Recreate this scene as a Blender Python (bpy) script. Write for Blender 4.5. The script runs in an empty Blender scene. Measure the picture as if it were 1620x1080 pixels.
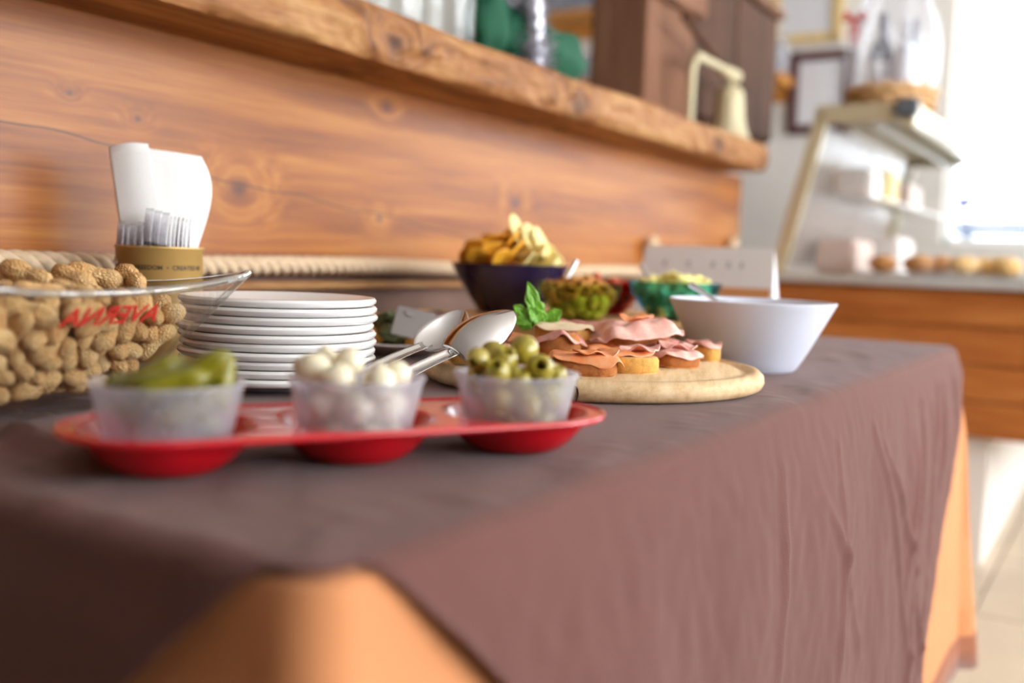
import bpy, bmesh, math, random
import numpy as np
from mathutils import Vector, Matrix, noise
random.seed(7); np.random.seed(7)
S = bpy.context.scene
COL = S.collection
PI = math.pi
# ------------------------------------------------------------------ camera
F = 1575.0; CX, CY = 810.0, 540.0          # focal length in pixels of the 1620x1080 frame (35 mm lens)
TZ, EYE = 0.74, 0.14                       # table top height, eye height above it
ROLL = math.radians(2.0); PITCH = math.atan((540 - 405.4) / F); AZ = math.radians(32.1)
f0 = Vector((math.cos(AZ), math.sin(AZ), 0)); r0 = Vector((math.sin(AZ), -math.cos(AZ), 0)); u0 = Vector((0, 0, 1))
FW = math.cos(PITCH) * f0 - math.sin(PITCH) * u0
u1 = math.cos(PITCH) * u0 + math.sin(PITCH) * f0
RT = math.cos(ROLL) * r0 + math.sin(ROLL) * u1
UP = -math.sin(ROLL) * r0 + math.cos(ROLL) * u1
CAM = Vector((-0.325, -0.304, TZ + EYE))
def ray(x, y): return (x - CX) / F * RT - (y - CY) / F * UP + FW
def P(x, y, h=0.0):                        # pixel -> point on the horizontal plane h above the table top
    d = ray(x, y); return CAM + d * ((h - EYE) / d.z)
def PY(x, y, Y):                           # pixel -> point on the plane Y = const (bar front direction)
    d = ray(x, y); return CAM + d * ((Y - CAM.y) / d.y)
def PX(x, y, X):
    d = ray(x, y); return CAM + d * ((X - CAM.x) / d.x)
cd = bpy.data.cameras.new('camera'); cam = bpy.data.objects.new('camera', cd); COL.objects.link(cam)
cd.sensor_width = 36; cd.lens = 35; cd.clip_start = 0.01
cd.dof.use_dof = True; cd.dof.focus_distance = 0.98; cd.dof.aperture_fstop = 2.2
m = Matrix((RT, UP, -FW)).transposed().to_4x4(); m.translation = CAM
cam.matrix_world = m; S.camera = cam
# ------------------------------------------------------------------ world, light, exposure
w = bpy.data.worlds.new('World'); S.world = w; w.use_nodes = True
bg = w.node_tree.nodes['Background']; bg.inputs[0].default_value = (0.93, 0.97, 1.0, 1); bg.inputs[1].default_value = 6.0
def area(name, loc, rot, sx, sy, e, col):
    l = bpy.data.lights.new(name, 'AREA'); l.shape = 'RECTANGLE'; l.size = sx; l.size_y = sy; l.energy = e; l.color = col
    o = bpy.data.objects.new(name, l); COL.objects.link(o); o.location = loc; o.rotation_euler = rot; return o
RX0, RX1, RY0, RY1, RH = -2.6, 5.2, -3.4, 3.6, 2.9
# daylight comes from the open sky through the far window in view and the front window behind the photographer's right
area('window_front_offscreen', (1.9, RY0 + 0.06, 1.65), (PI / 2, 0, 0), 4.6, 1.9, 85, (0.96, 0.98, 1.0))
vs = S.view_settings
vs.view_transform = 'Standard'; vs.look = 'None'; vs.gamma = 1; vs.use_curve_mapping = False; vs.exposure = 0.28
S.cycles.use_denoising = True
S.cycles.max_bounces = 10; S.cycles.transparent_max_bounces = 24
S.cycles.caustics_reflective = False; S.cycles.caustics_refractive = False

# ------------------------------------------------------------------ materials
def lin(c):
    return tuple(((v / 255) / 12.92 if v / 255 <= 0.04045 else ((v / 255 + 0.055) / 1.055) ** 2.4) for v in c)
class NT:
    def __init__(s, name):
        s.m = bpy.data.materials.new(name); s.m.use_nodes = True; s.t = s.m.node_tree; s.t.nodes.clear()
    def n(s, typ, ins=None, **props):
        nd = s.t.nodes.new('ShaderNode' + typ)
        for k, v in props.items(): setattr(nd, k, v)
        for k, v in (ins or {}).items():
            if isinstance(v, bpy.types.NodeSocket): s.t.links.new(v, nd.inputs[k])
            else:
                sk = nd.inputs[k]
                if sk.type == 'RGBA' and len(v) == 3: v = tuple(v) + (1,)
                sk.default_value = v
        return nd
    def math(s, op, a, b=0.0, c=0.0): return s.n('Math', {0: a, 1: b, 2: c}, operation=op).outputs[0]
    def mixc(s, f, a, b):
        nd = s.n('Mix', data_type='RGBA')
        for i, v in ((0, f), (6, a), (7, b)):
            if isinstance(v, bpy.types.NodeSocket): s.t.links.new(v, nd.inputs[i])
            else: nd.inputs[i].default_value = v if i == 0 else tuple(v)[:3] + (1,)
        return nd.outputs[2]
    def ramp(s, f, stops):
        nd = s.n('ValToRGB', {0: f}); e = nd.color_ramp.elements
        while len(e) < len(stops): e.new(0.5)
        for el, (p, c) in zip(e, stops): el.position = p; el.color = tuple(c)[:3] + (1,)
        return nd.outputs[0]
    def obj(s): return s.n('TexCoord').outputs['Object']
    def noise(s, vec, scale, detail=3, rough=0.5): return s.n('TexNoise', {'Vector': vec, 'Scale': scale, 'Detail': detail, 'Roughness': rough}).outputs[0]
    def scaled(s, vec, sc): return s.n('Mapping', {'Vector': vec, 'Scale': sc}).outputs[0]
    def bump(s, h, strength, dist=0.001): return s.n('Bump', {'Height': h, 'Strength': strength, 'Distance': dist}).outputs[0]
    def bsdf(s, **ins):
        nd = s.n('BsdfPrincipled', {k.replace('_', ' '): v for k, v in ins.items()}); return nd
    def out(s, sh):
        o = s.n('OutputMaterial'); s.t.links.new(sh if isinstance(sh, bpy.types.NodeSocket) else sh.outputs[0], o.inputs[0]); return s.m
def simple(name, c, rough=0.5, metal=0.0, var=0.12, vs=30, bump=0, bs=200, sss=0, coat=0, spec=0.5):
    t = NT(name); v = t.obj(); c = lin(c)
    f = t.noise(v, vs)
    col = t.mixc(f, tuple(x * (1 - var) for x in c), tuple(min(1, x * (1 + var)) for x in c))
    k = dict(Base_Color=col, Roughness=rough, Metallic=metal, Coat_Weight=coat, Specular_IOR_Level=spec)
    if sss: k['Subsurface_Weight'] = sss; k['Subsurface_Radius'] = (0.006, 0.004, 0.002); k['Subsurface_Scale'] = 0.6
    if bump: k['Normal'] = t.bump(t.noise(v, bs, 3), bump)
    return t.out(t.bsdf(**k))
def glance(t, lo=0.035, hi=0.7):           # Schlick-like reflectance, the same from both sides of a thin wall
    fc = t.n('LayerWeight', {'Blend': 0.5}).outputs['Facing']
    return t.math('ADD', t.math('MULTIPLY', t.math('POWER', fc, 4.5), hi), lo)
def clear(name, tint=(0.985, 0.993, 0.99), rough=0.02, refl=1.0):
    t = NT(name)
    fr = glance(t)
    a = t.n('BsdfTransparent', {'Color': tint}).outputs[0]; b = t.n('BsdfGlossy', {'Color': (0.9 * refl,) * 3, 'Roughness': rough}).outputs[0]
    return t.out(t.n('MixShader', {0: fr, 1: a, 2: b}))
def milky(name, c, op=0.45, rough=0.25):
    t = NT(name); v = t.obj()
    op_ = t.math('ADD', t.math('MULTIPLY', t.noise(v, 60), 0.16), op - 0.08)
    a = t.n('BsdfTransparent', {'Color': (0.96, 0.97, 1.0)}).outputs[0]
    d = t.n('BsdfDiffuse', {'Color': lin(c)}).outputs[0]; tr = t.n('BsdfTranslucent', {'Color': lin(c)}).outputs[0]
    dd = t.n('MixShader', {0: 0.5, 1: d, 2: tr}).outputs[0]
    mm = t.n('MixShader', {0: op_, 1: a, 2: dd}).outputs[0]
    g = t.n('BsdfGlossy', {'Color': (1, 1, 1), 'Roughness': rough}).outputs[0]
    fr = glance(t, 0.03, 0.5)
    return t.out(t.n('MixShader', {0: fr, 1: mm, 2: g}))
def wood(name, c1, c2, c3, sc=(0.7, 9, 9), rough=0.4, coat=0.0, knots=(), bumpy=0.25, dark=None, cratio=0.3, crack=None):
    # sc stretches the grain; knots are (x, z, size) on the face in object coordinates
    t = NT(name); v = t.obj()
    g = t.noise(v, 1.1, 2)
    vv = t.n('Mapping', {'Vector': v, 'Scale': sc}).outputs[0]
    sep = t.n('SeparateXYZ', {0: v})
    extra = None; kmask = None
    for (kx, kz, ks) in knots:
        dx = t.math('SUBTRACT', sep.outputs[0], kx); dz = t.math('SUBTRACT', sep.outputs[2], kz)
        dd = t.math('ADD', t.math('POWER', t.math('MULTIPLY', dx, 0.75), 2), t.math('POWER', dz, 2))
        e = t.math('EXPONENT', t.math('DIVIDE', dd, -ks * ks * 5))
        e2 = t.math('EXPONENT', t.math('DIVIDE', dd, -ks * ks * 0.55))
        ex = t.math('MULTIPLY', e, ks * 55)
        extra = ex if extra is None else t.math('ADD', extra, ex)
        kmask = e2 if kmask is None else t.math('ADD', kmask, e2)
    if extra is not None:
        vv = t.n('VectorMath', {0: vv, 1: t.n('CombineXYZ', {1: extra, 2: extra}).outputs[0]}, operation='ADD').outputs[0]
    n1 = t.noise(vv, 1.6, 5, 0.62); n2 = t.noise(vv, 7.0, 3, 0.7)
    f = t.math('ADD', t.math('MULTIPLY', n1, 0.72), t.math('MULTIPLY', n2, 0.3))
    col = t.ramp(f, [(0.38, lin(c1)), (0.51, lin(c2)), (0.64, lin(c3))])
    col = t.mixc(t.math('MULTIPLY', g, 0.35), col, lin(c1))
    if kmask is not None:
        kd = dark or tuple(x * 0.45 for x in c1)
        col = t.mixc(t.math('MINIMUM', t.math('MULTIPLY', kmask, 0.85), 0.9), col, lin(kd))
    if crack is not None:                       # (z at x=0, slope): a thin wandering drying crack
        wob = t.math('MULTIPLY', t.math('SUBTRACT', t.noise(t.scaled(v, (2.2, 0, 0)), 1.5, 2), 0.5), 0.05)
        ln = t.math('ADD', t.math('MULTIPLY', sep.outputs[0], crack[1]), t.math('ADD', wob, crack[0]))
        dist = t.math('ABSOLUTE', t.math('SUBTRACT', sep.outputs[2], ln))
        cm = t.math('SUBTRACT', 1.0, t.math('MINIMUM', t.math('DIVIDE', dist, 0.0022), 1.0))
        col = t.mixc(t.math('MULTIPLY', cm, 0.9), col, lin((44, 24, 16)))
    nm = t.bump(f, bumpy, 0.002)
    return t.out(t.bsdf(Base_Color=col, Roughness=rough, Coat_Weight=coat, Coat_Roughness=cratio, Specular_IOR_Level=0.35, Normal=nm))
def fabric(name, c, weave=900, sheen=0.3, var=0.12):
    t = NT(name); v = t.obj(); c = lin(c)
    b = t.noise(v, 7, 3); fine = t.noise(v, 650, 2)
    f = t.math('ADD', t.math('MULTIPLY', b, 0.7), t.math('MULTIPLY', fine, 0.3))
    col = t.mixc(f, tuple(x * (1 - var) for x in c), tuple(min(1, x * (1 + var)) for x in c))
    wv = t.n('TexWave', {'Vector': v, 'Scale': weave / 6.0, 'Distortion': 1.5}, bands_direction='DIAGONAL').outputs[1]
    h = t.math('ADD', t.math('MULTIPLY', wv, 0.5), fine)
    return t.out(t.bsdf(Base_Color=col, Roughness=0.9, Sheen_Weight=sheen, Sheen_Roughness=0.5, Specular_IOR_Level=0.15, Normal=t.bump(h, 0.25, 0.0006)))

kn = lambda x, y, s: (PY(x, y, 0.85).x, PY(x, y, 0.85).z, s)
M = {}
M['panel'] = wood('warm_pine_panel', (124, 64, 18), (164, 96, 30), (190, 124, 52), sc=(0.55, 8, 13), rough=0.42, coat=0.12, cratio=0.2,
                  knots=[kn(378, 300, 0.020), kn(218, 188, 0.007), kn(600, 345, 0.010), kn(815, 320, 0.018), kn(612, 168, 0.012), kn(110, 147, 0.006)],
                  dark=(74, 38, 34), crack=(PY(0, 203, 0.85).z + 0.045, -0.105))
M['slab'] = wood('aged_slab_wood', (98, 58, 28), (158, 104, 56), (192, 146, 92), sc=(1.2, 14, 11), rough=0.6, bumpy=0.9,
                 knots=[(0.9, 1.2, 0.02), (1.5, 1.19, 0.03), (2.3, 1.2, 0.035)], dark=(70, 40, 26))
M['base_wall'] = simple('brown_plaster', (128, 98, 84), 0.8, var=0.3, vs=9, bump=0.6, bs=30)
M['rope'] = simple('pale_rope_fibre', (214, 188, 156), 0.95, var=0.25, vs=120, bump=0.8, bs=420)
M['brown'] = fabric('brown_cotton', (104, 68, 62), var=0.10, sheen=0.12)
M['orange'] = fabric('terracotta_cotton', (208, 140, 94), weave=700, var=0.10, sheen=0.1)
M['hem'] = fabric('hem_thread', (150, 92, 66))
M['white'] = simple('white_glazed_ceramic', (238, 236, 234), 0.18, var=0.02, coat=0.3)
M['bowlwhite'] = simple('white_melamine', (218, 224, 240), 0.35, var=0.02)
M['red'] = simple('glossy_red_plastic', (206, 18, 34), 0.22, var=0.06, coat=0.6)
M['glass'] = clear('clear_glass')
t = NT('glass_edge_thick'); fc = t.n('LayerWeight', {'Blend': 0.5}).outputs['Facing']
M['glass_edge'] = t.out(t.n('MixShader', {0: t.math('ADD', t.math('MULTIPLY', t.math('POWER', fc, 1.6), 0.75), 0.12), 1: t.n('BsdfTransparent', {'Color': (0.86, 0.88, 0.87)}).outputs[0], 2: t.n('BsdfGlossy', {'Color': (0.9, 0.9, 0.9), 'Roughness': 0.06}).outputs[0]}))
M['glass_thin'] = clear('window_glass', (0.985, 0.99, 0.99))
M['green_glass'] = clear('green_tinted_glass', lin((226, 238, 190)))
M['blue_glass'] = clear('blue_tinted_glass', lin((160, 222, 236)))
M['red_glass'] = clear('red_tinted_glass', lin((226, 90, 74)))
M['film'] = milky('clear_film', (238, 238, 242), 0.22, 0.08)
M['cup'] = milky('milky_cup_plastic', (238, 240, 250), 0.25, 0.3)
M['averna'] = simple('red_print', (196, 44, 36), 0.5, var=0.03)
M['steel'] = simple('polished_steel', (206, 202, 202), 0.12, 1.0, var=0.03)
M['steel2'] = simple('brushed_steel', (190, 186, 188), 0.28, 1.0, var=0.05)
M['brass_can'] = simple('matt_gold_tin', (196, 158, 92), 0.42, 0.3, var=0.05)
M['can_print'] = simple('dark_brown_print', (74, 58, 34), 0.6, var=0.05)
M['paper'] = simple('white_paper_napkin', (246, 244, 242), 0.95, var=0.02, vs=60, bump=0.25, bs=500)
M['navy'] = simple('dark_navy_glaze', (40, 32, 66), 0.22, var=0.15, vs=14, coat=0.3)
M['boardwood'] = wood('pale_beech', (196, 158, 112), (222, 190, 146), (236, 208, 168), sc=(3, 30, 30), rough=0.6)
M['tanboard'] = wood('tan_board_wood', (188, 140, 88), (214, 168, 112), (228, 188, 134), sc=(20, 2, 20), rough=0.6)
M['counterwood'] = wood('oak_counter_boards', (156, 88, 36), (182, 110, 52), (200, 132, 72), sc=(8, 0.8, 10), rough=0.45)
M['darkwood'] = wood('dark_brown_stained_wood', (66, 40, 25), (84, 53, 34), (98, 64, 43), sc=(9, 9, 0.8), rough=0.85)
M['postwood'] = wood('brown_post_wood', (108, 72, 52), (128, 88, 66), (142, 102, 78), sc=(12, 12, 0.8), rough=0.85)
M['shelfwood'] = wood('honey_shelf_wood', (196, 128, 52), (222, 156, 76), (236, 178, 100), sc=(8, 0.8, 10), rough=0.4)
M['steelgrey'] = simple('grey_counter_top', (196, 194, 190), 0.25, 0.2, var=0.06)
M['beige_metal'] = simple('champagne_aluminium', (206, 194, 162), 0.35, 0.25, var=0.05)
M['wall'] = simple('off_white_plaster', (236, 230, 224), 0.9, var=0.03, vs=4, bump=0.1, bs=60)
M['ceil'] = simple('white_ceiling_paint', (240, 238, 234), 0.9, var=0.02)
M['tile'] = simple('beige_floor_tile', (206, 188, 164), 0.45, var=0.12, vs=5)
M['grout'] = simple('grey_grout', (150, 138, 124), 0.9)
M['frame_white'] = simple('white_window_frame', (236, 236, 236), 0.4, var=0.02)

# ------------------------------------------------------------------ mesh helpers
class MB:
    def __init__(s): s.v = []; s.f = []
    def add(s, v, f, mat=None):
        o = len(s.v)
        if mat is not None: v = [mat @ Vector(p) for p in v]
        s.v += [tuple(p) for p in v]; s.f += [tuple(i + o for i in q) for q in f]; return s
    def box(s, c, d, bev=0.0, mat=None):
        bm = bmesh.new(); bmesh.ops.create_cube(bm, size=1)
        for v in bm.verts: v.co = Vector((v.co.x * d[0] + c[0], v.co.y * d[1] + c[1], v.co.z * d[2] + c[2]))
        if bev: bmesh.ops.bevel(bm, geom=bm.edges[:], offset=bev, segments=2, affect='EDGES', clamp_overlap=True)
        bm.verts.index_update()
        r = s.add([v.co.copy() for v in bm.verts], [[v.index for v in f.verts] for f in bm.faces], mat); bm.free(); return r
    def lathe(s, prof, seg=48, mat=None, rfun=None):
        v = []; f = []; n = len(prof)
        for i in range(seg):
            a = 2 * PI * i / seg
            for j, (r, z) in enumerate(prof):
                rr = r * (rfun(a, j) if rfun else 1); v.append((rr * math.cos(a), rr * math.sin(a), z))
        for i in range(seg):
            k = (i + 1) % seg
            for j in range(n - 1): f.append((i * n + j, k * n + j, k * n + j + 1, i * n + j + 1))
        return s.add(v, f, mat)
    def tube(s, pts, rad, seg=10, cap=True, mat=None):
        pts = [Vector(p) for p in pts]; n = len(pts)
        if not hasattr(rad, '__len__'): rad = [rad] * n
        v = []; f = []; nrm = None
        for i in range(n):
            t = (pts[min(i + 1, n - 1)] - pts[max(i - 1, 0)]).normalized()
            if nrm is None: nrm = t.orthogonal().normalized()
            nrm = (nrm - t * nrm.dot(t)).normalized(); b = t.cross(nrm)
            for k in range(seg):
                a = 2 * PI * k / seg; v.append(pts[i] + (nrm * math.cos(a) + b * math.sin(a)) * rad[i])
        for i in range(n - 1):
            for k in range(seg):
                l = (k + 1) % seg; f.append((i * seg + k, i * seg + l, (i + 1) * seg + l, (i + 1) * seg + k))
        if cap: f.append(tuple(range(seg - 1, -1, -1))); f.append(tuple((n - 1) * seg + k for k in range(seg)))
        return s.add(v, f, mat)
    def ball(s, c, r, seg=16, rings=10, mat=None, fn=None):
        v = [(0, 0, -1)]; f = []
        for j in range(1, rings):
            p = -PI / 2 + PI * j / rings
            for i in range(seg):
                a = 2 * PI * i / seg; v.append((math.cos(p) * math.cos(a), math.cos(p) * math.sin(a), math.sin(p)))
        v.append((0, 0, 1)); T = len(v) - 1
        for i in range(seg):
            k = (i + 1) % seg
            f.append((0, 1 + k, 1 + i)); f.append((T, 1 + (rings - 2) * seg + i, 1 + (rings - 2) * seg + k))
            for j in range(rings - 2): f.append((1 + j * seg + i, 1 + j * seg + k, 1 + (j + 1) * seg + k, 1 + (j + 1) * seg + i))
        if not hasattr(r, '__len__'): r = (r, r, r)
        out = []
        for p in v:
            q = 1 if fn is None else fn(p)
            out.append((c[0] + p[0] * r[0] * q, c[1] + p[1] * r[1] * q, c[2] + p[2] * r[2] * q))
        return s.add(out, f, mat)
    def grid(s, fn, nu, nv, closeu=False, mat=None):
        v = [fn(i / (nu if closeu else nu - 1), j / (nv - 1)) for i in range(nu) for j in range(nv)]; f = []
        for i in range(nu if closeu else nu - 1):
            k = (i + 1) % nu
            for j in range(nv - 1): f.append((i * nv + j, k * nv + j, k * nv + j + 1, i * nv + j + 1))
        return s.add(v, f, mat)
    def mesh(s, name, mat, smooth=True):
        me = bpy.data.meshes.new(name); me.from_pydata(s.v, [], s.f); me.update()
        bm = bmesh.new(); bm.from_mesh(me); bmesh.ops.recalc_face_normals(bm, faces=bm.faces[:]); bm.to_mesh(me); bm.free()
        if mat is not None: me.materials.append(mat)
        if smooth: me.polygons.foreach_set('use_smooth', [True] * len(me.polygons)); me.set_sharp_from_angle(angle=math.radians(45))
        return me
    def build(s, name, mat, parent=None, smooth=True, loc=None):
        return place(s.mesh(name, mat, smooth), name, parent, loc)
def place(me, name, parent=None, loc=None, rot=None, mw=None):
    o = bpy.data.objects.new(name, me); COL.objects.link(o)
    if parent is not None: o.parent = parent
    if mw is not None: o.matrix_local = mw
    else:
        if loc is not None: o.location = loc
        if rot is not None: o.rotation_euler = rot
    return o
def tag(o, label, cat, group=None):
    o['label'] = label; o['category'] = cat
    if group: o['group'] = group
    return o
def thing(name, label, cat, loc=(0, 0, 0), rz=0, group=None):
    o = bpy.data.objects.new(name, None); o.empty_display_size = 0.02; COL.objects.link(o); o.location = loc; o.rotation_euler = (0, 0, rz)
    return tag(o, label, cat, group)
def struct(o): o['kind'] = 'structure'; return o
def frame(org, xdir, zhint=(0, 0, 1)):
    x = Vector(xdir).normalized(); z = Vector(zhint); z = (z - x * z.dot(x)).normalized(); y = z.cross(x)
    mm = Matrix((x, y, z)).transposed().to_4x4(); mm.translation = Vector(org); return mm
def solid(o, th, off=0): md = o.modifiers.new('thickness', 'SOLIDIFY'); md.thickness = th; md.offset = off; return o
def subs(o, n=1): md = o.modifiers.new('smooth', 'SUBSURF'); md.levels = n; md.render_levels = n; return o
def vn(x, y, z=0.0): return noise.noise(Vector((x, y, z)))
def text_mesh(txt, size, ext=0.0003, shear=0.0, bold=True):
    cu = bpy.data.curves.new('lettering', 'FONT'); cu.body = txt; cu.size = size; cu.extrude = ext; cu.align_x = 'CENTER'; cu.align_y = 'CENTER'; cu.shear = shear
    if bold: cu.offset = size * 0.02
    cu.resolution_u = 3
    o = bpy.data.objects.new('lettering', cu); COL.objects.link(o)
    bpy.context.view_layer.update()
    me = bpy.data.meshes.new_from_object(o.evaluated_get(bpy.context.evaluated_depsgraph_get()))
    bpy.data.objects.remove(o); bpy.data.curves.remove(cu); return me
#PART2
# ------------------------------------------------------------------ room shell
fl = struct(MB().box(((RX0 + RX1) / 2, (RY0 + RY1) / 2, -0.06), (RX1 - RX0 + 0.4, RY1 - RY0 + 0.4, 0.1)).build('floor', M['grout'], smooth=False))
tile_me = MB().box((0, 0, 0), (0.595, 0.195, 0.012), 0.002).mesh('tile', M['tile'])
for i in range(7):
    for j in range(12):
        place(tile_me, 'tile', fl, (1.75 + i * 0.6 + (0.2 * (j % 3)), -1.7 + j * 0.2, -0.005))
struct(MB().box(((RX0 + RX1) / 2, (RY0 + RY1) / 2, RH + 0.05), (RX1 - RX0 + 0.4, RY1 - RY0 + 0.4, 0.1)).build('ceiling', M['ceil'], smooth=False))
struct(MB().box((RX0 - 0.1, (RY0 + RY1) / 2, RH / 2), (0.2, RY1 - RY0 + 0.4, RH + 0.02)).build('wall_left', M['darkwood'], smooth=False))  # unseen wall; dark wood chosen to dim the table's left end
struct(MB().box(((RX0 + RX1) / 2, RY1 + 0.1, RH / 2), (RX1 - RX0, 0.2, RH + 0.02)).build('wall_back', M['wall'], smooth=False))
WY1 = PX(1500, 200, RX1).y; WY0 = -3.0; WZ0 = PX(1560, 388, RX1).z; WZ1 = 2.62
b = MB(); X = RX1 + 0.1
b.box((X, (WY1 + RY1) / 2, RH / 2), (0.2, RY1 - WY1, RH)); b.box((X, (WY0 + RY0) / 2, RH / 2), (0.2, WY0 - RY0, RH))
b.box((X, (WY0 + WY1) / 2, WZ0 / 2), (0.2, WY1 - WY0, WZ0)); b.box((X, (WY0 + WY1) / 2, (WZ1 + RH) / 2), (0.2, WY1 - WY0, RH - WZ1))
struct(b.build('wall_right', M['wall'], smooth=False))
FX0, FX1, FZ0, FZ1 = -0.5, 4.3, 0.7, 2.62
b = MB(); Y = RY0 - 0.1
b.box(((RX0 + FX0) / 2, Y, RH / 2), (FX0 - RX0, 0.2, RH)); b.box(((RX1 + FX1) / 2, Y, RH / 2), (RX1 - FX1, 0.2, RH))
b.box(((FX0 + FX1) / 2, Y, FZ0 / 2), (FX1 - FX0, 0.2, FZ0)); b.box(((FX0 + FX1) / 2, Y, (FZ1 + RH) / 2), (FX1 - FX0, 0.2, RH - FZ1))
struct(b.build('wall_front', M['wall'], smooth=False))
def window(name, a0, a1, z0, z1, axis, pos, nm):
    e = bpy.data.objects.new(name, None); COL.objects.link(e); struct(e)
    def bx(c, l, z, dl, dz, dep):
        return ((pos, l, z), (dep, dl, dz)) if axis == 'X' else ((l, pos, z), (dl, dep, dz))
    fr = MB()
    for l in (a0, a1): fr.box(*bx(0, l, (z0 + z1) / 2, 0.07, z1 - z0 + 0.07, 0.09), 0.004)
    for z in (z0, z1): fr.box(*bx(0, (a0 + a1) / 2, z, a1 - a0, 0.07, 0.09), 0.004)
    fr.build('window_frame', M['frame_white'], e)
    for k in range(1, nm):
        l = a0 + (a1 - a0) * k / nm
        MB().box(*bx(0, l, (z0 + z1) / 2, 0.05, z1 - z0 - 0.06, 0.07), 0.004).build('mullion', M['frame_white'], e)
    for k in range(nm):
        l0 = a0 + (a1 - a0) * k / nm + 0.025; l1 = a0 + (a1 - a0) * (k + 1) / nm - 0.025
        MB().box(*bx(0, (l0 + l1) / 2, (z0 + z1) / 2, l1 - l0, z1 - z0 - 0.06, 0.006)).build('pane', M['glass_thin'], e, smooth=False)
window('window_1', WY0, WY1, WZ0, WZ1, 'X', RX1 + 0.1, 2)
window('window_2', FX0, FX1, FZ0, FZ1, 'Y', RY0 - 0.1, 3)

# ------------------------------------------------------------------ bar: panel, slab, rope
WALLY = 0.85
bar = thing('bar_counter', 'long bar counter faced with varnished knotty pine panel behind the buffet', 'bar counter', (0, WALLY, 0))
B0, B1 = -0.9, PY(1172, 330, WALLY).x
PZ0, PZ1 = TZ + 0.098, TZ + 0.431
pn = MB().box(((B0 + B1) / 2, WALLY + 0.02, (PZ0 + PZ1) / 2), (B1 - B0, 0.04, PZ1 - PZ0), 0.003).build('front_panel', M['panel']); pn.parent = bar; pn.location = (0, -WALLY, 0)
b = MB().box(((B0 + B1) / 2, 0.045, PZ0 / 2), (B1 - B0, 0.05, PZ0)); b.build('lower_wall', M['base_wall'], bar, smooth=False)
MB().box(((B0 + B1) / 2, 0.008, PZ0 - 0.0165), (B1 - B0, 0.035, 0.012), 0.003).build('ledge', M['slab'], bar)
MB().box(((B0 + B1) / 2, 0.32, (PZ1) / 2), (B1 - B0, 0.5, PZ1 - 0.01)).build('carcass', M['darkwood'], bar, smooth=False)
# slab with a worn live edge
SY0, SY1, SZ0, SZ1 = 0.700, 1.36, TZ + 0.428, TZ + 0.508
SX1 = PY(1214, 245, 0.70).x
def slab_pt(u, v):
    x = B0 + (SX1 - B0) * u
    a = v * 4
    wv = 0.010 * vn(x * 2.2, 3.1) + 0.006 * vn(x * 7, 1.7)
    if a < 1:   # bottom, back to front
        y, z = SY1 + (SY0 + 0.008 + wv - SY1) * a, SZ0
    elif a < 2:  # front face
        q = a - 1; y = SY0 + wv + 0.010 * (2 * q - 1) ** 4 - 0.004 + 0.007 * vn(x * 14, q * 3) + 0.004 * vn(x * 45, q * 6); z = SZ0 + (SZ1 - SZ0) * q + 0.004 * vn(x * 9, q * 2, 4) * (q * (1 - q) * 4) + q * 0.008 * vn(x * 3, 9)
    elif a < 3:
        q = a - 2; y = SY0 + 0.006 + wv + (SY1 - SY0) * q; z = SZ1 + 0.008 * vn(x * 3, 9) * (1 - q)
    else:
        q = a - 3; y = SY1; z = SZ1 + (SZ0 - SZ1) * q
    return (x, y, z)
nu = 520; prof = [0, 0.12, 0.2, 0.235, 0.25] + [0.25 + 0.25 * k / 14 for k in range(1, 15)] + [0.52, 0.6, 0.75, 1.0]
v = []; f = []
for i in range(nu):
    for q in prof: v.append(slab_pt(i / (nu - 1), q))
n = len(prof)
for i in range(nu - 1):
    for j in range(n - 1): f.append((i * n + j, (i + 1) * n + j, (i + 1) * n + j + 1, i * n + j + 1))
f.append(tuple(range(n))); f.append(tuple((nu - 1) * n + j for j in range(n)))
tag(MB().add(v, f).build('counter_slab', M['slab']), 'thick worn rough-edged wooden slab topping the bar counter', 'counter top')
# rope: three laid strands
rope = thing('rope', 'thick pale twisted rope running along the bottom of the pine panel', 'rope', (0, 0, 0))
ry, RR = WALLY - 0.016, 0.0078
for k in range(3):
    pts = []
    N = 1500; xa, xb = -0.35, B1 - 0.1
    for i in range(N):
        x = xa + (xb - xa) * i / (N - 1); a = 2 * PI * x / 0.062 + k * 2 * PI / 3
        zc = TZ + 0.119 - 0.004 * x - 0.006 * math.sin(x * 3.1) ** 2
        pts.append((x, ry + 0.0076 * math.cos(a), zc + 0.0076 * math.sin(a)))
    MB().tube(pts, RR, 8).build('strand', M['rope'], rope)

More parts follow.
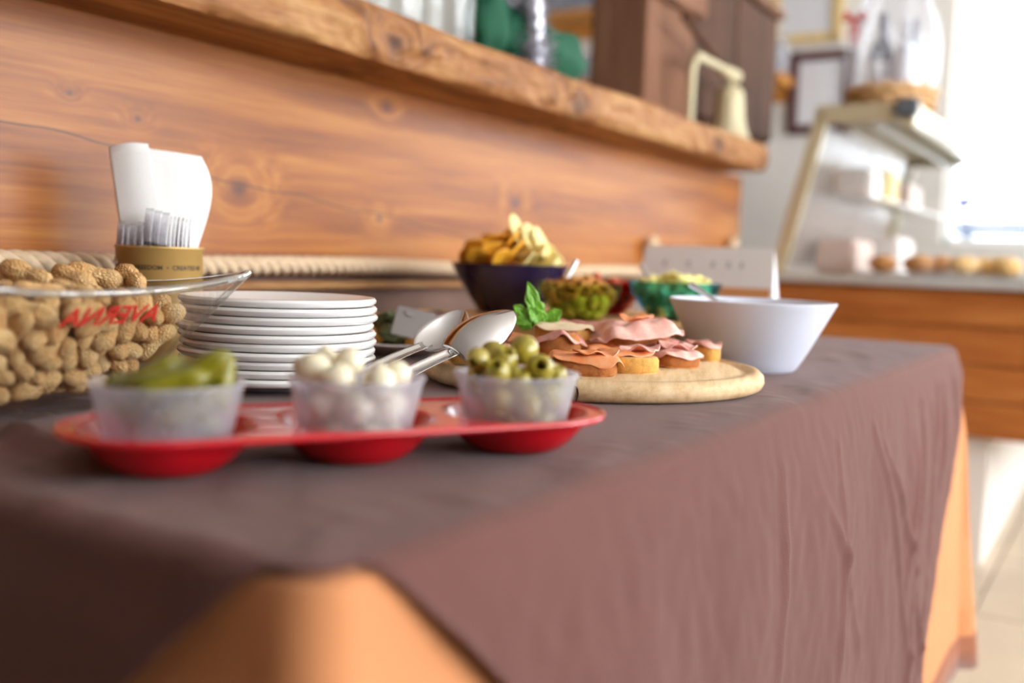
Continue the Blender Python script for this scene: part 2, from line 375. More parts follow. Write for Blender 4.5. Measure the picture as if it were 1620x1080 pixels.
# ------------------------------------------------------------------ table and the two cloths
TL, TW = 1.73, 0.825
tb = thing('buffet_table', 'rectangular buffet table hidden under two cloths', 'table', (0, 0, 0))
MB().box((TL / 2, TW / 2, TZ - 0.021), (TL - 0.01, TW - 0.01, 0.026), 0.003).build('table_top', M['tanboard'], tb)
for x in (0.07, TL - 0.07):
    for y in (0.07, TW - 0.07): MB().box((x, y, (TZ - 0.034) / 2), (0.05, 0.05, TZ - 0.034), 0.004).build('leg', M['darkwood'], tb)
def perimeter(step):
    rc = 0.014; out = []
    def line(a, b, n):
        L = math.hypot(b[0] - a[0], b[1] - a[1]); k = max(2, int(L / step))
        for i in range(k): t = i / k; out.append((a[0] + (b[0] - a[0]) * t, a[1] + (b[1] - a[1]) * t, n[0], n[1]))
    def arc(c, a0):
        for i in range(8): a = a0 + PI / 2 * i / 8; out.append((c[0] + rc * math.cos(a), c[1] + rc * math.sin(a), math.cos(a), math.sin(a)))
    line((0, TW - rc), (0, rc), (-1, 0)); arc((rc, rc), PI)
    line((rc, 0), (TL - rc, 0), (0, -1)); arc((TL - rc, rc), 1.5 * PI)
    line((TL, rc), (TL, TW - rc), (1, 0)); arc((TL - rc, TW - rc), 0)
    line((TL - rc, TW), (rc, TW), (0, 1)); arc((rc, TW - rc), PI / 2)
    return out
def sstep(x): x = max(0, min(1, x)); return x * x * (3 - 2 * x)
def seg_d(px, py, a, b):
    ax, ay = a; bx, by = b; dx, dy = bx - ax, by - ay
    t = max(0, min(1, ((px - ax) * dx + (py - ay) * dy) / (dx * dx + dy * dy)))
    return math.hypot(px - ax - dx * t, py - ay - dy * t), t
def fold(x, y, nx, ny, drop, s):
    p = x * abs(ny) + (-y if nx < 0 else y + TL) * abs(nx)
    g = 0.75 * vn(p * 6 + 0.8 * drop, 2.0 + drop) + 0.24 * vn(p * 15 + 2.8 * drop, 5.0 + drop * 2) + 0.05 * vn(p * 40 - 9 * drop, 8.0 + drop * 5)
    return g
ruck = [((P(20, 692).x, P(20, 692).y), (P(240, 742).x, P(240, 742).y), 0.013, 0.013)]
creases = [((1.02, -0.09), (1.20, -0.30), 1), ((1.20, -0.30), (1.30, -0.50), 1), ((1.30, -0.06), (1.17, -0.34), 1), ((1.17, -0.34), (1.09, -0.55), 1),
           ((1.23, -0.10), (1.13, -0.3), .8), ((1.38, -0.07), (1.31, -0.34), .9), ((0.98, -0.06), (1.16, -0.44), .8), ((1.5, -0.05), (1.44, -0.22), .9), ((1.45, -0.05), (1.38, -0.2), .7),
           ((0.72, -0.10), (0.90, -0.34), .7), ((0.60, -0.05), (0.55, -0.26), .6), ((0.80, -0.06), (0.74, -0.32), .7), ((1.62, -0.03), (1.58, -0.16), .8), ((1.40, -0.22), (1.22, -0.5), .7)]
def cloth(name, step, H, zoff, outoff, brown, label, mat, rows, hem=None):
    per = perimeter(step); n = len(per); R = 0.014; tops = [1 - (k / 46) ** 1.25 for k in range(47)][::-1]
    v = []; f = []
    fr = [(j / rows) ** 1.05 for j in range(1, rows + 1)]
    nr = 46 + len(fr) + 1
    for (x, y, nx, ny) in per:
        qx = min(max(x, TW / 2), TL - TW / 2); qy = TW / 2
        for t in tops:
            px, py = qx + (x - qx) * t, qy + (y - qy) * t
            z = TZ + zoff
            if brown:
                edge = min(px, TL - px, py)
                far = sstep((px - 1.12) / 0.1) * sstep((0.185 - py) / 0.06) + sstep((0.16 - px) / 0.1) + sstep((0.06 - py) / 0.04)
                far += sstep((px - 0.72) / 0.1) * sstep((0.06 - py) / 0.04)
                z += min(1, far) * 0.0035 * max(-0.2, vn(px * 13 - py * 30, py * 14 + px * 5, 1.0) + 0.25 * vn(px * 60, py * 25, 2))
                for a, b_, wd, h in ruck:
                    d, tt = seg_d(px, py, a, b_); z += h * math.exp(-(d / wd) ** 2) * (1 - 0.6 * tt)
            v.append((px, py, z))
        h = H(x, y, nx, ny)
        ex = v[-1][2] - (TZ + zoff)
        for q in fr:
            s = q * h
            if s < R * PI / 2: a = s / R; out = R * math.sin(a); dr = R * (1 - math.cos(a))
            else: out = R; dr = R + s - R * PI / 2
            k = sstep((dr - 0.01) / 0.16)
            out += k * (0.014 * fold(x, y, nx, ny, dr, 0) + 0.013) + 0.05 * max(0, dr - 0.01)
            out += (outoff + (0.010 * min(dr / 0.05, 1) if brown else 0)) * min(1, s / 0.012)
            corner = abs(nx * ny) * 2
            out += corner * 0.10 * max(0, dr - 0.02) * (0.6 if brown else 1)
            if ny > 0.2: out = min(out, 0.006)
            if brown and ny < -0.9:
                for a, b_, st in creases:
                    d, tt = seg_d(x, -dr, a, b_); out += 0.0070 * st * math.exp(-(d / 0.0085) ** 2) * math.sin(PI * min(max(tt, 0.06), 0.94)) ** 0.5
                out += 0.0010 * vn(x * 50, dr * 40, 3) * min(1, dr / 0.05)
            z = TZ + zoff - dr + ex * max(0, 1 - s / 0.03)
            v.append((x + nx * out, y + ny * out, z))
    for i in range(n):
        k = (i + 1) % n
        for j in range(nr - 1): f.append((i * nr + j, k * nr + j, k * nr + j + 1, i * nr + j + 1))
    o = MB().add(v, f).build(name, mat); solid(o, 0.0012, 0)
    tag(o, label, 'tablecloth')
    if hem:
        hp = [Vector(v[i * nr + nr - 1]) for i in range(n)]
        st = [Vector(v[i * nr + nr - 5]) for i in range(n)]
        nn = [Vector((p[2], p[3], 0)) * 0.002 for p in per]
        hv = [tuple(a + c) for a, c in zip(hp, nn)] + [tuple(a + c) for a, c in zip(st, nn)]
        ho = MB().add(hv, [(i, (i + 1) % n, n + (i + 1) % n, n + i) for i in range(n)]).build('hem', hem, o); solid(ho, 0.0012, 0)
    return o
def H_orange(x, y, nx, ny): return 0.05 if ny > 0.7 else 0.625
def H_brown(x, y, nx, ny):
    if ny > 0.5: return 0.04
    dn = math.hypot(x, y); dfar = math.hypot(TL - x, y)
    near = max(0.008, 1.0 * (dn - 0.014)) if dn < 0.6 else 9
    far = 0.050 + 0.92 * dfar + 0.35 * dfar * dfar
    h = min(0.60, near, far) if ny < -0.5 or (nx * ny != 0) else min(0.38, near) if nx < 0 else min(0.42, far)
    return h + 0.006 * vn(x * 8, y * 8, 4) * min(1, h / 0.08)
cloth('tablecloth', 0.012, H_orange, -0.005, 0.0, False, 'terracotta orange tablecloth showing at the table corners under the brown cloth', M['orange'], 40, M['hem'])
cloth('tablecloth', 0.006, H_brown, -0.0012, 0.003, True, 'creased dark brown tablecloth spread over the buffet table', M['brown'], 90)
#PART3
# ------------------------------------------------------------------ settling helper (small rounded pieces in a container)
def settle(pos, length, rad, contain, iters=160, g=0.0012, subs_=3):
    n, k, _ = pos.shape; own = np.repeat(np.arange(n), k); rr = np.repeat(rad, k)
    R = rr[:, None] + rr[None, :]; diff = own[:, None] != own[None, :]
    for it in range(iters):
        pos[:, :, 2] -= g * max(0.0, 1 - 1.25 * it / iters)
        for s in range(subs_):
            q = pos.reshape(-1, 3); d = q[:, None, :] - q[None, :, :]; L = np.sqrt((d ** 2).sum(-1)) + 1e-9
            pen = np.where(diff & (L < R), R - L, 0)
            mv = (d / L[:, :, None] * pen[:, :, None] * 0.5).sum(1) / np.maximum(1, (pen > 0).sum(1) * 0.55)[:, None]
            q = q + mv; pos = q.reshape(n, k, 3)
            if k == 2:
                dd = pos[:, 1] - pos[:, 0]; l = np.sqrt((dd ** 2).sum(-1)) + 1e-9
                c = dd * ((l - length) / l * 0.5)[:, None]; pos[:, 0] += c; pos[:, 1] -= c
            pos = contain(pos.reshape(-1, 3), rr).reshape(n, k, 3)
    return pos
def rotm(): 
    return Matrix.Rotation(random.uniform(0, 2 * PI), 4, 'Z') @ Matrix.Rotation(random.uniform(0, PI), 4, 'X') @ Matrix.Rotation(random.uniform(0, 2 * PI), 4, 'Z')

# ------------------------------------------------------------------ square glass bowl of peanuts
BA = math.radians(12); BC = Vector((0.120, 0.510, TZ)); BH, BB, BR = 0.1165, 0.090, 0.170
bowl = thing('glass_bowl', 'square flared clear glass bowl heaped with peanuts in shells', 'bowl', BC, BA)
def sq(u, hs, rc):                         # rounded square outline, u in 0..1
    p = (u % 1) * 4; s = int(p); t = p - s
    L = hs - rc                            # straight along each side, rounded at its ends
    t2 = (t - 0.5) * 2
    e = min(1, abs(t2) / 0.92); k = max(0, (abs(t2) - 0.92) / 0.08)
    sx = hs; sy = math.copysign(L * e + rc * math.sin(k * PI / 4), t2); sx = L + rc * math.cos(k * PI / 4)
    return [(sx, sy), (-sy, sx), (-sx, -sy), (sy, -sx)][s], abs(t2)
def hs_at(z): return BB + (BR - BB) * (z / BH)
def rimz(t2): return BH - 0.015 * (1 - t2 ** 2.6)
def shell(off, zb):
    def fn(u, q):
        (x, y), t2 = sq(u, 1, 0.06)
        zt = rimz(t2); z = zb + (zt - zb) * q; h = hs_at(z) - off
        return (x * h, y * h, z)
    return fn
b = MB(); NU, NV = 160, 14
b.grid(shell(0, 0), NU, NV, True); b.grid(shell(0.0055, 0.012), NU, NV, True)
def cap(fn, q, zc):
    v = [fn(i / NU, q) for i in range(NU)] + [(0, 0, zc)]; return v, [(i, (i + 1) % NU, NU) for i in range(NU)]
b.add(*cap(shell(0, 0), 0, 0)); b.add(*cap(shell(0.0055, 0.012), 0, 0.012))
v = [shell(0, 0)(i / NU, 1) for i in range(NU)] + [shell(0.0055, 0.012)(i / NU, 1) for i in range(NU)]
b.build('bowl_body', M['glass'], bowl)
# bright rolled rim
rim = MB().tube([Vector(shell(0.0028, 0)((i % NU) / NU, 1)) for i in range(NU + 1)], 0.0034, 8, False); rim.build('rim', M['glass_edge'], bowl)
edge = None
for sx, sy in ((1, 1), (1, -1), (-1, 1), (-1, -1)):
    MB().tube([(sx * (hs_at(z) - 0.003) * 0.985, sy * (hs_at(z) - 0.003) * 0.985, z) for z in np.linspace(0.004, BH, 8)], 0.0028, 8).build('corner_edge', M['glass_edge'], bowl)
def face_text(side):
    me = text_mesh('AVERNA', 0.0245, 0.0002, 0.0); me.materials.append(M['averna'])
    o = bpy.data.objects.new('lettering', me); COL.objects.link(o); o.parent = bowl
    # mirrored: the print is made to be read from inside the bowl
    zc = 0.083; h = hs_at(zc) + 0.0008; sl = (BR - BB) / BH
    up = Vector((0, -sl, 1)).normalized() if side == 0 else Vector((sl, 0, 1)).normalized()
    rt = Vector((-1, 0, 0)) if side == 0 else Vector((0, -1, 0))
    nn = rt.cross(up); mm = Matrix((rt * 1.1, up, nn)).transposed().to_4x4()
    mm.translation = Vector((0.013, -h, zc)) if side == 0 else Vector((h, -0.02, zc))
    o.matrix_local = mm; return o
face_text(0); face_text(1)
def peanut_mesh(i):
    rnd = random.Random(40 + i); n, sg = 22, 22; L = 0.0205
    v = []; f = []; ph = rnd.uniform(0, 6); bend = rnd.uniform(-0.003, 0.003)
    for j in range(n):
        t = -1 + 2 * j / (n - 1); x = t * L
        e = math.sqrt(max(0, 1 - abs(t) ** 3.2))
        r = (0.0079 - 0.0020 * math.exp(-((t - 0.05 * i) / 0.28) ** 2)) * e * (1 + (0.08 if t > 0 else -0.04) * (i - 1))
        for k in range(sg):
            a = 2 * PI * k / sg
            rr = r * (1 + 0.055 * math.cos(8 * a + ph) + 0.06 * vn(t * 4 + i * 9, math.cos(a) * 2, math.sin(a) * 2))
            v.append((x, rr * math.cos(a) + bend * (1 - t * t), rr * math.sin(a)))
    for j in range(n - 1):
        for k in range(sg): l = (k + 1) % sg; f.append((j * sg + k, j * sg + l, (j + 1) * sg + l, (j + 1) * sg + k))
    return MB().add(v, f).mesh('peanut', M['peanut'])
t = NT('peanut_shell'); v = t.obj()
vo = t.n('TexVoronoi', {'Vector': t.scaled(v, (300, 520, 520)), 'Scale': 1.0}, feature='DISTANCE_TO_EDGE').outputs[0]
rid = t.math('MINIMUM', t.math('MULTIPLY', vo, 3.0), 1.0); big = t.noise(v, 70, 3)
oi = t.n('ObjectInfo').outputs['Random']
c = t.ramp(big, [(0.25, lin((204, 150, 92))), (0.55, lin((234, 192, 132))), (0.8, lin((246, 216, 166)))])
c = t.mixc(t.math('MULTIPLY', oi, 0.3), c, lin((214, 158, 104)))
c = t.mixc(t.math('MULTIPLY', t.math('SUBTRACT', 1.0, rid), 0.25), c, lin((150, 98, 56)))
M['peanut'] = t.out(t.bsdf(Base_Color=c, Roughness=0.75, Normal=t.bump(rid, 0.8, 0.0014), Specular_IOR_Level=0.25))
PM = [peanut_mesh(i) for i in range(4)]
npn = 182
ii = np.random.rand(npn, 3)
cen = np.zeros((npn, 3))
for i in range(npn):
    if i < 88: cen[i] = (-0.13 + 0.26 * ii[i, 0], -0.10 - 0.02 * ii[i, 1], 0.02 + 0.11 * ii[i, 2])
    elif i < 122: cen[i] = (0.10 + 0.02 * ii[i, 0], -0.11 + 0.16 * ii[i, 1], 0.02 + 0.11 * ii[i, 2])
    else: cen[i] = (-0.13 + 0.22 * ii[i, 0], -0.12 + 0.17 * ii[i, 1], 0.09 + 0.05 * ii[i, 2])
dr = np.random.randn(npn, 3); dr[:, 2] *= 0.6; dr /= np.linalg.norm(dr, axis=1)[:, None]
rad = 0.0092 * np.random.uniform(0.9, 1.1, npn); ln = np.full(npn, 0.0225) * rad / 0.0074
pos = np.stack([cen - dr * 0.0115, cen + dr * 0.0115], 1)
cosf = 1 / math.sqrt(1 + ((BR - BB) / BH) ** 2)
def in_bowl(q, r):
    hs = BB - 0.0068 + (BR - BB) * (q[:, 2] / BH) - r / cosf
    hs = np.maximum(hs, 0.01)
    for ax in (0, 1): q[:, ax] = np.clip(q[:, ax], -hs, hs)
    q[:, 2] = np.maximum(q[:, 2], 0.0125 + r)
    q[:, 1] = np.minimum(q[:, 1], 0.075)
    # the heap's inner part
    full = BB + (BR - BB) * (q[:, 2] / BH)
    px = (full - 0.058) - q[:, 0]; py = q[:, 1] - (-full + 0.058); pz = 0.064 - (q[:, 2] - r * 0.6)
    ins = (px > 0) & (py > 0) & (pz > 0)
    mn = np.minimum(np.minimum(px, py), pz)
    q[:, 2] += np.where(ins & (mn == pz), pz, 0) * 0.5
    q[:, 0] += np.where(ins & (mn == px), px, 0) * 0.5
    q[:, 1] -= np.where(ins & (mn == py), py, 0) * 0.5
    return q
pos = settle(pos, ln, rad, in_bowl, 200, 0.0009, 3)
br = Matrix.Translation(BC) @ Matrix.Rotation(BA, 4, 'Z')
for i in range(npn):
    a, b_ = Vector(pos[i, 0]), Vector(pos[i, 1])
    mm = frame((a + b_) / 2, b_ - a, (random.uniform(-1, 1), random.uniform(-1, 1), random.uniform(0.1, 1)))
    s = rad[i] / 0.0084
    o = place(PM[i % 4], 'peanut', None, mw=br @ mm @ Matrix.Scale(s, 4))
    tag(o, 'tan peanut in its ridged shell inside the square glass bowl', 'peanut', 'peanuts in the glass bowl')
for k, (px, py, hh, rz) in enumerate(((42, 434, 0.123, 0.5), (10, 448, 0.117, -0.4), (118, 440, 0.112, 0.2), (150, 436, 0.113, 0.9), (205, 440, 0.110, -0.2), (90, 452, 0.112, 1.4))):
    o = place(PM[k % 4], 'peanut', None, mw=Matrix.Translation(CAM + ray(px, py) * ((0.84 + 0.012 * k))) @ Matrix.Rotation(AZ - PI / 2 + rz - 0.6, 4, 'Z') @ Matrix.Rotation(0.3, 4, 'Y') @ Matrix.Scale(1.2, 4))
    tag(o, 'tan peanut lying on top of the heap above the glass rim', 'peanut', 'peanuts in the glass bowl')

# ------------------------------------------------------------------ tin with forks and napkins
cc = Vector((0.478, 0.712, TZ)); CR, CH = 0.0507, 0.1365
tin = thing('tin_can', 'round matt gold tin holding forks and paper napkins', 'tin', cc, 0)
MB().lathe([(0, 0.002), (CR - 0.002, 0.002), (CR, 0.0), (CR, CH - 0.003), (CR + 0.0014, CH - 0.0015), (CR + 0.001, CH + 0.0006), (CR - 0.0012, CH), (CR - 0.0012, 0.004), (0, 0.004)], 72).build('can_body', M['brass_can'], tin)
me = text_mesh('LAND OF FREEDOM  \u2022  CREATED IN', 0.0074, 0.0001, 0, True); me.materials.append(M['can_print'])
phi0 = math.atan2(CAM.y - cc.y, CAM.x - cc.x)
for vv_ in me.vertices:
    a = phi0 + (vv_.co.x - 0.0035) / CR; r = CR + 0.0004 + vv_.co.z
    vv_.co = Vector((r * math.cos(a), r * math.sin(a), CH - 0.0245 + vv_.co.y))
o = bpy.data.objects.new('lettering', me); COL.objects.link(o); o.parent = tin
def fork_parts():
    h = MB(); h.grid(lambda u, q: ((q - 0.5) * (0.006 + 0.004 * abs(u - 0.5)), 0.0012 * (1 - (2 * q - 1) ** 2), 0.115 * u), 12, 5)
    hd = MB(); hd.grid(lambda u, q: ((q - 0.5) * (0.006 + 0.017 * sstep(u * 1.6)), -0.004 * math.sin(PI * u) + 0.001 * (2 * q - 1) ** 2, 0.115 + 0.026 * u), 10, 7)
    tn = MB(); tn.grid(lambda u, q: ((q - 0.5) * 0.0032 * (1 - 0.85 * u * u), 0.0022 * u * u * 2, 0.139 + 0.046 * u), 10, 3)
    mt = simple('worn_fork_steel', (168, 164, 168), 0.22, 1.0, var=0.1)
    return h.mesh('handle', mt), hd.mesh('head', mt), tn.mesh('tine', mt)
FK = fork_parts()
rd = (CAM - cc); rd.z = 0; rd.normalize(); sd = Vector((-rd.y, rd.x, 0))     # towards the camera, and to the camera's right
for k, (s, d, hh, lean, tw) in enumerate(((-0.037, 0.014, 0.006, -0.02, 1.15), (-0.030, 0.019, 0.007, -0.015, 1.15), (-0.0225, 0.025, 0.010, -0.01, 1.15), (-0.0145, 0.029, 0.026, 0.0, 1.15), (-0.0065, 0.031, 0.024, 0.005, 1.15), (0.0015, 0.031, 0.022, 0.01, 1.15), (0.013, 0.027, 0.018, 0.03, 0.45), (0.021, 0.0205, 0.016, 0.035, 0.35), (-0.043, 0.010, 0.010, -0.02, 1.15))):
    bx = sd * s + rd * d
    fk = thing('fork', 'steel fork standing tines up in the gold tin', 'fork', (0, 0, 0), 0, 'forks in the gold tin')
    ax = (Vector((0, 0, 1)) + sd * lean + rd * 0.03).normalized()
    xx = (sd * math.cos(tw) + rd * math.sin(tw)); xx = (xx - ax * xx.dot(ax)).normalized(); yy = ax.cross(xx)
    mm = Matrix((xx, yy, ax)).transposed().to_4x4(); mm.translation = cc + bx + Vector((0, 0, 0.0046))
    fk.matrix_world = mm @ Matrix.Scale((hh + 0.185 * 0.84 - 0.0046) / 0.185, 4)
    solid(place(FK[0], 'handle', fk), 0.0016); fh = solid(place(FK[1], 'head', fk), 0.0014)
    for q in range(4): solid(place(FK[2], 'tine', fh, loc=(-0.0085 + q * 0.00567, 0, 0)), 0.0013)
def napkin(pts, name, label, bulge, layers=2):
    # pts: four corners bottom-left, bottom-right, top-right, top-left in metres (s to the right of the camera, z up), d towards the camera
    th = thing(name, label, 'napkin', cc)
    for L in range(layers):
        def fn(u, q):
            bl, br_, tr, tl = pts
            s = (1 - q) * ((1 - u) * bl[0] + u * br_[0]) + q * ((1 - u) * tl[0] + u * tr[0])
            z = (1 - q) * ((1 - u) * bl[1] + u * br_[1]) + q * ((1 - u) * tl[1] + u * tr[1])
            d = (1 - q) * ((1 - u) * bl[2] + u * br_[2]) + q * ((1 - u) * tl[2] + u * tr[2])
            s += bulge[0] * math.sin(PI * q ** 3) * u; d += bulge[1] * math.sin(PI * u) - 0.0022 * L - 0.001 * L * q
            z += bulge[2] * math.sin(PI * u) - 0.0015 * L
            p = sd * s + rd * d
            return (p.x, p.y, z)
        solid(MB().grid(fn, 22, 22).build('ply', M['paper'], th), 0.0007)
napkin([(-0.024, 0.0046, 0.004), (0.036, 0.0046, 0.008), (-0.014, 0.259, 0.006), (-0.058, 0.253, -0.004)], 'paper_napkin', 'white folded paper napkin leaning left in the gold tin', (0.0, 0.004, 0.003), 3)
napkin([(-0.006, 0.0046, -0.008), (0.021, 0.0046, -0.012), (0.048, 0.250, -0.018), (-0.026, 0.256, -0.010)], 'paper_napkin', 'white paper napkin with rounded bulging edge standing in the gold tin', (0.018, 0.006, 0.0), 3)

# ------------------------------------------------------------------ plate stack
pc = Vector((0.410, 0.440, TZ)); PR = 0.0985
pp = [(0, 0.0030), (0.052, 0.0030), (0.056, 0), (0.060, 0), (0.064, 0.0028), (0.086, 0.0075), (PR - 0.003, 0.0088), (PR, 0.0112), (PR + 0.0004, 0.0136), (PR - 0.0014, 0.0160), (PR - 0.0042, 0.0164), (PR - 0.008, 0.0150), (0.080, 0.0118), (0.066, 0.0080), (0.058, 0.0068), (0, 0.0066)]
plate_me = MB().lathe(pp, 96).mesh('plate', M['white'])
ordn = ['bottom plate', 'second plate from the bottom', 'third plate from the bottom', 'fourth plate from the bottom', 'fifth plate from the bottom', 'fifth plate from the top', 'fourth plate from the top', 'third plate from the top', 'second plate from the top', 'topmost plate']
for k in range(10):
    o = place(plate_me, 'plate', None, (pc.x + random.uniform(-0.002, 0.002), pc.y + random.uniform(-0.002, 0.002), TZ + k * 0.0084), (0, 0, random.random() * 6))
    tag(o, 'white round ceramic plate, ' + ordn[k] + ' in the stack', 'plate', 'stack of white plates')

# ------------------------------------------------------------------ red tray with three plastic cups
trc = Vector((0.187, 0.140, TZ)); tra = math.atan2(-0.186, 0.313); TLn, THw, LIP, DIP, DR = 0.186, 0.064, 0.0275, 0.122, 0.0535
def tray_z(x, y):
    z = LIP
    for k in (-1, 0, 1):
        r = math.hypot(x - k * DIP, y)
        if r < DR: z = min(z, 0.0014 + (LIP - 0.0014) * max(0, (r - 0.024) / (DR - 0.024)) ** 1.9)
    return z
def tray_pt(u, q):
    a = 2 * u - 1; x = TLn * math.sin(a * PI / 2)
    hx = max(0, abs(x) - (TLn - THw)); hw = math.sqrt(max(0, THw * THw - hx * hx)) * (1 + 0.02 * math.cos(x / DIP * 2 * PI))
    y = hw * (2 * q - 1)
    return (x, y, tray_z(x, y))
tray = thing('serving_tray', 'glossy red plastic tray with three round wells holding snack cups', 'tray', trc, tra)
solid(MB().grid(tray_pt, 200, 70).build('tray_body', M['red'], tray), 0.002, -1)
rim = []
for i in range(241):
    a = 2 * PI * i / 240; cx = TLn - THw
    x, y = THw * math.cos(a), THw * math.sin(a); s = 1 if x > 0 else -1
    rim.append((x + s * cx, y, LIP - 0.0006))
MB().tube(rim, 0.0021, 8, False).build('rim', M['red'], tray)
trm = Matrix.Translation(trc) @ Matrix.Rotation(tra, 4, 'Z')
CB, CT, CHH, CZ = 0.0345, 0.0455, 0.050, 0.0050
lobe = lambda a, j: 1 + 0.035 * (abs(math.cos(2 * a + 0.5)) - 0.5)
cup_prof = [(0, 0.0), (CB - 0.002, 0.0), (CB, 0.002)] + [(CB + (CT - CB) * q, 0.002 + (CHH - 0.002) * q) for q in np.linspace(0.1, 1, 8)]
cup_prof += [(CT - 0.0012, CHH)] + [(CB + (CT - CB) * q - 0.0012, 0.002 + (CHH - 0.002) * q) for q in np.linspace(0.9, 0.1, 7)] + [(CB - 0.003, 0.0014), (0, 0.0014)]
cup_me = MB().lathe(cup_prof, 96, rfun=lobe).mesh('cup_body', M['cup'])
lip_me = MB().tube([(lobe(2 * PI * i / 96, 0) * CT * math.cos(2 * PI * i / 96), lobe(2 * PI * i / 96, 0) * CT * math.sin(2 * PI * i / 96), CHH) for i in range(97)], 0.0012, 6, False).mesh('cup_lip', M['cup'])
cups = []
for k, lab in ((-1, 'gherkins'), (0, 'pearl onions'), (1, 'green olives')):
    c = trm @ Vector((k * DIP, 0, CZ)); e = thing('plastic_cup', 'milky clear plastic cup filled with ' + lab + ' on the red tray', 'cup', c, random.uniform(0, 1.5))
    place(lip_me, 'cup_lip', place(cup_me, 'cup_body', e)); cups.append(c)
def fill_cup(c, n, r, seed, lim, extra):
    rs = np.random.RandomState(seed); pos = rs.rand(n, 1, 3); a = pos[:, 0, 0] * 2 * PI; q = np.sqrt(pos[:, 0, 1]) * 0.03
    pos[:, 0, 0] = q * np.cos(a); pos[:, 0, 1] = q * np.sin(a); pos[:, 0, 2] = 0.012 + pos[:, 0, 2] * 0.07
    rads = r * rs.uniform(0.92, 1.1, n)
    def cont(p, rr):
        mx = np.maximum(0.005, CB + (CT - CB) * np.minimum(p[:, 2] / CHH, 1.0) - 0.0045 - rr); L = np.hypot(p[:, 0], p[:, 1]) + 1e-9
        s = np.minimum(1, mx / L); p[:, 0] *= s; p[:, 1] *= s; p[:, 2] = np.maximum(p[:, 2], 0.0016 + rr); return p
    pos = settle(pos, None, rads, cont, 120, 0.0014, 2)
    keep = pos[:, 0, 2] < lim
    pos, rads = pos[keep], rads[keep]; n0 = len(pos)
    pos = np.concatenate([pos, np.array([[tuple(p - c)] for p, r_ in extra])]); rads = np.concatenate([rads, [r_ for p, r_ in extra]])
    pos = settle(pos, None, rads, cont, 90, 0.00025, 3)       # the upper pieces come to rest on the lower ones
    al = [(c + Vector(p[0]), rads[i]) for i, p in enumerate(pos)]
    return al[:n0], al[n0:]
# olives: pitted, the hole is real
t = NT('green_olive_skin'); v = t.obj(); oi = t.n('ObjectInfo').outputs['Random']
c = t.ramp(t.noise(v, 60, 3), [(0.3, lin((140, 126, 30))), (0.7, lin((176, 158, 52)))]); c = t.mixc(t.math('MULTIPLY', oi, 0.5), c, lin((188, 168, 82)))
M['olive'] = t.out(t.bsdf(Base_Color=c, Roughness=0.22, Subsurface_Weight=0.15, Subsurface_Radius=(0.004, 0.004, 0.001), Coat_Weight=0.3))
def olive_mesh():
    pr = [(0.0, -0.004), (0.0026, -0.0035), (0.0034, 0.006), (0.0038, 0.0095), (0.0046, 0.0110), (0.0062, 0.0106)]
    for k in range(12):
        a = math.radians(58 - 148 * k / 11); pr.append((0.0108 * math.cos(a) , 0.0122 * math.sin(a) - 0.0002))
    pr[-1] = (0, -0.0124)
    return MB().lathe(pr, 28).mesh('olive', M['olive'])
OM = olive_mesh()
top_ol = [((742, 582), 0.8, (-0.35, 0.8, -0.3)), ((796, 571), 1.06, (0.35, 0.55, 0.75)), ((842, 580), 1.02, (0.05, 0.95, 0.28)), ((786, 553), 1.1, (-0.4, -0.6, 0.5)), ((829, 555), 1.05, (0.3, -0.8, 0.4)), ((796, 591), 0.95, (-0.1, 0.75, 0.65)), ((877, 592), 0.9, (0.3, 0.2, 0.8)), ((768, 580), 0.95, (0.2, 0.3, 0.9))]
def along_view(px, py, dist): return CAM + ray(px, py) * dist
vd = FW
dolive = (cups[2] - CAM).dot(FW)
odd = (-0.022, 0.0, -0.012, 0.02, 0.022, -0.024, 0.012, 0.006)
ol, olt = fill_cup(cups[2], 21, 0.0104, 3, TZ + 0.054 - cups[2].z, [(along_view(px, py, dolive + odd[k]), 0.0108 * s) for k, ((px, py), s, ax) in enumerate(top_ol)])
for p, r in ol:
    q = rotm(); q.translation = p
    tag(place(OM, 'olive', None, mw=q @ Matrix.Scale(r / 0.0112, 4)), 'pitted green olive in the plastic cup', 'olive', 'olives in the plastic cup')
for k, ((px, py), s, ax) in enumerate(top_ol):
    a = (RT * ax[0] - FW * ax[1] + UP * ax[2]).normalized(); q = a.to_track_quat('Z', 'Y').to_matrix().to_4x4(); q.translation = olt[k][0]
    tag(place(OM, 'olive', None, mw=q @ Matrix.Scale(s * 0.98, 4)), ('green olive with its pit hole turned down onto the cup rim', 'green olive atop the heap with its pit hole tilted upwards', 'green olive with a round dark pit hole facing straight out of the heap',
        'plump green olive on the heap touching the tongs, no hole showing', 'smooth green olive on the heap next to the pink ham', 'yellowish olive low at the cup rim with its hole facing up', 'small olive tucked against the cup rim beside the round board', 'olive wedged in the middle under the topmost ones')[k], 'olive', 'olives in the plastic cup')
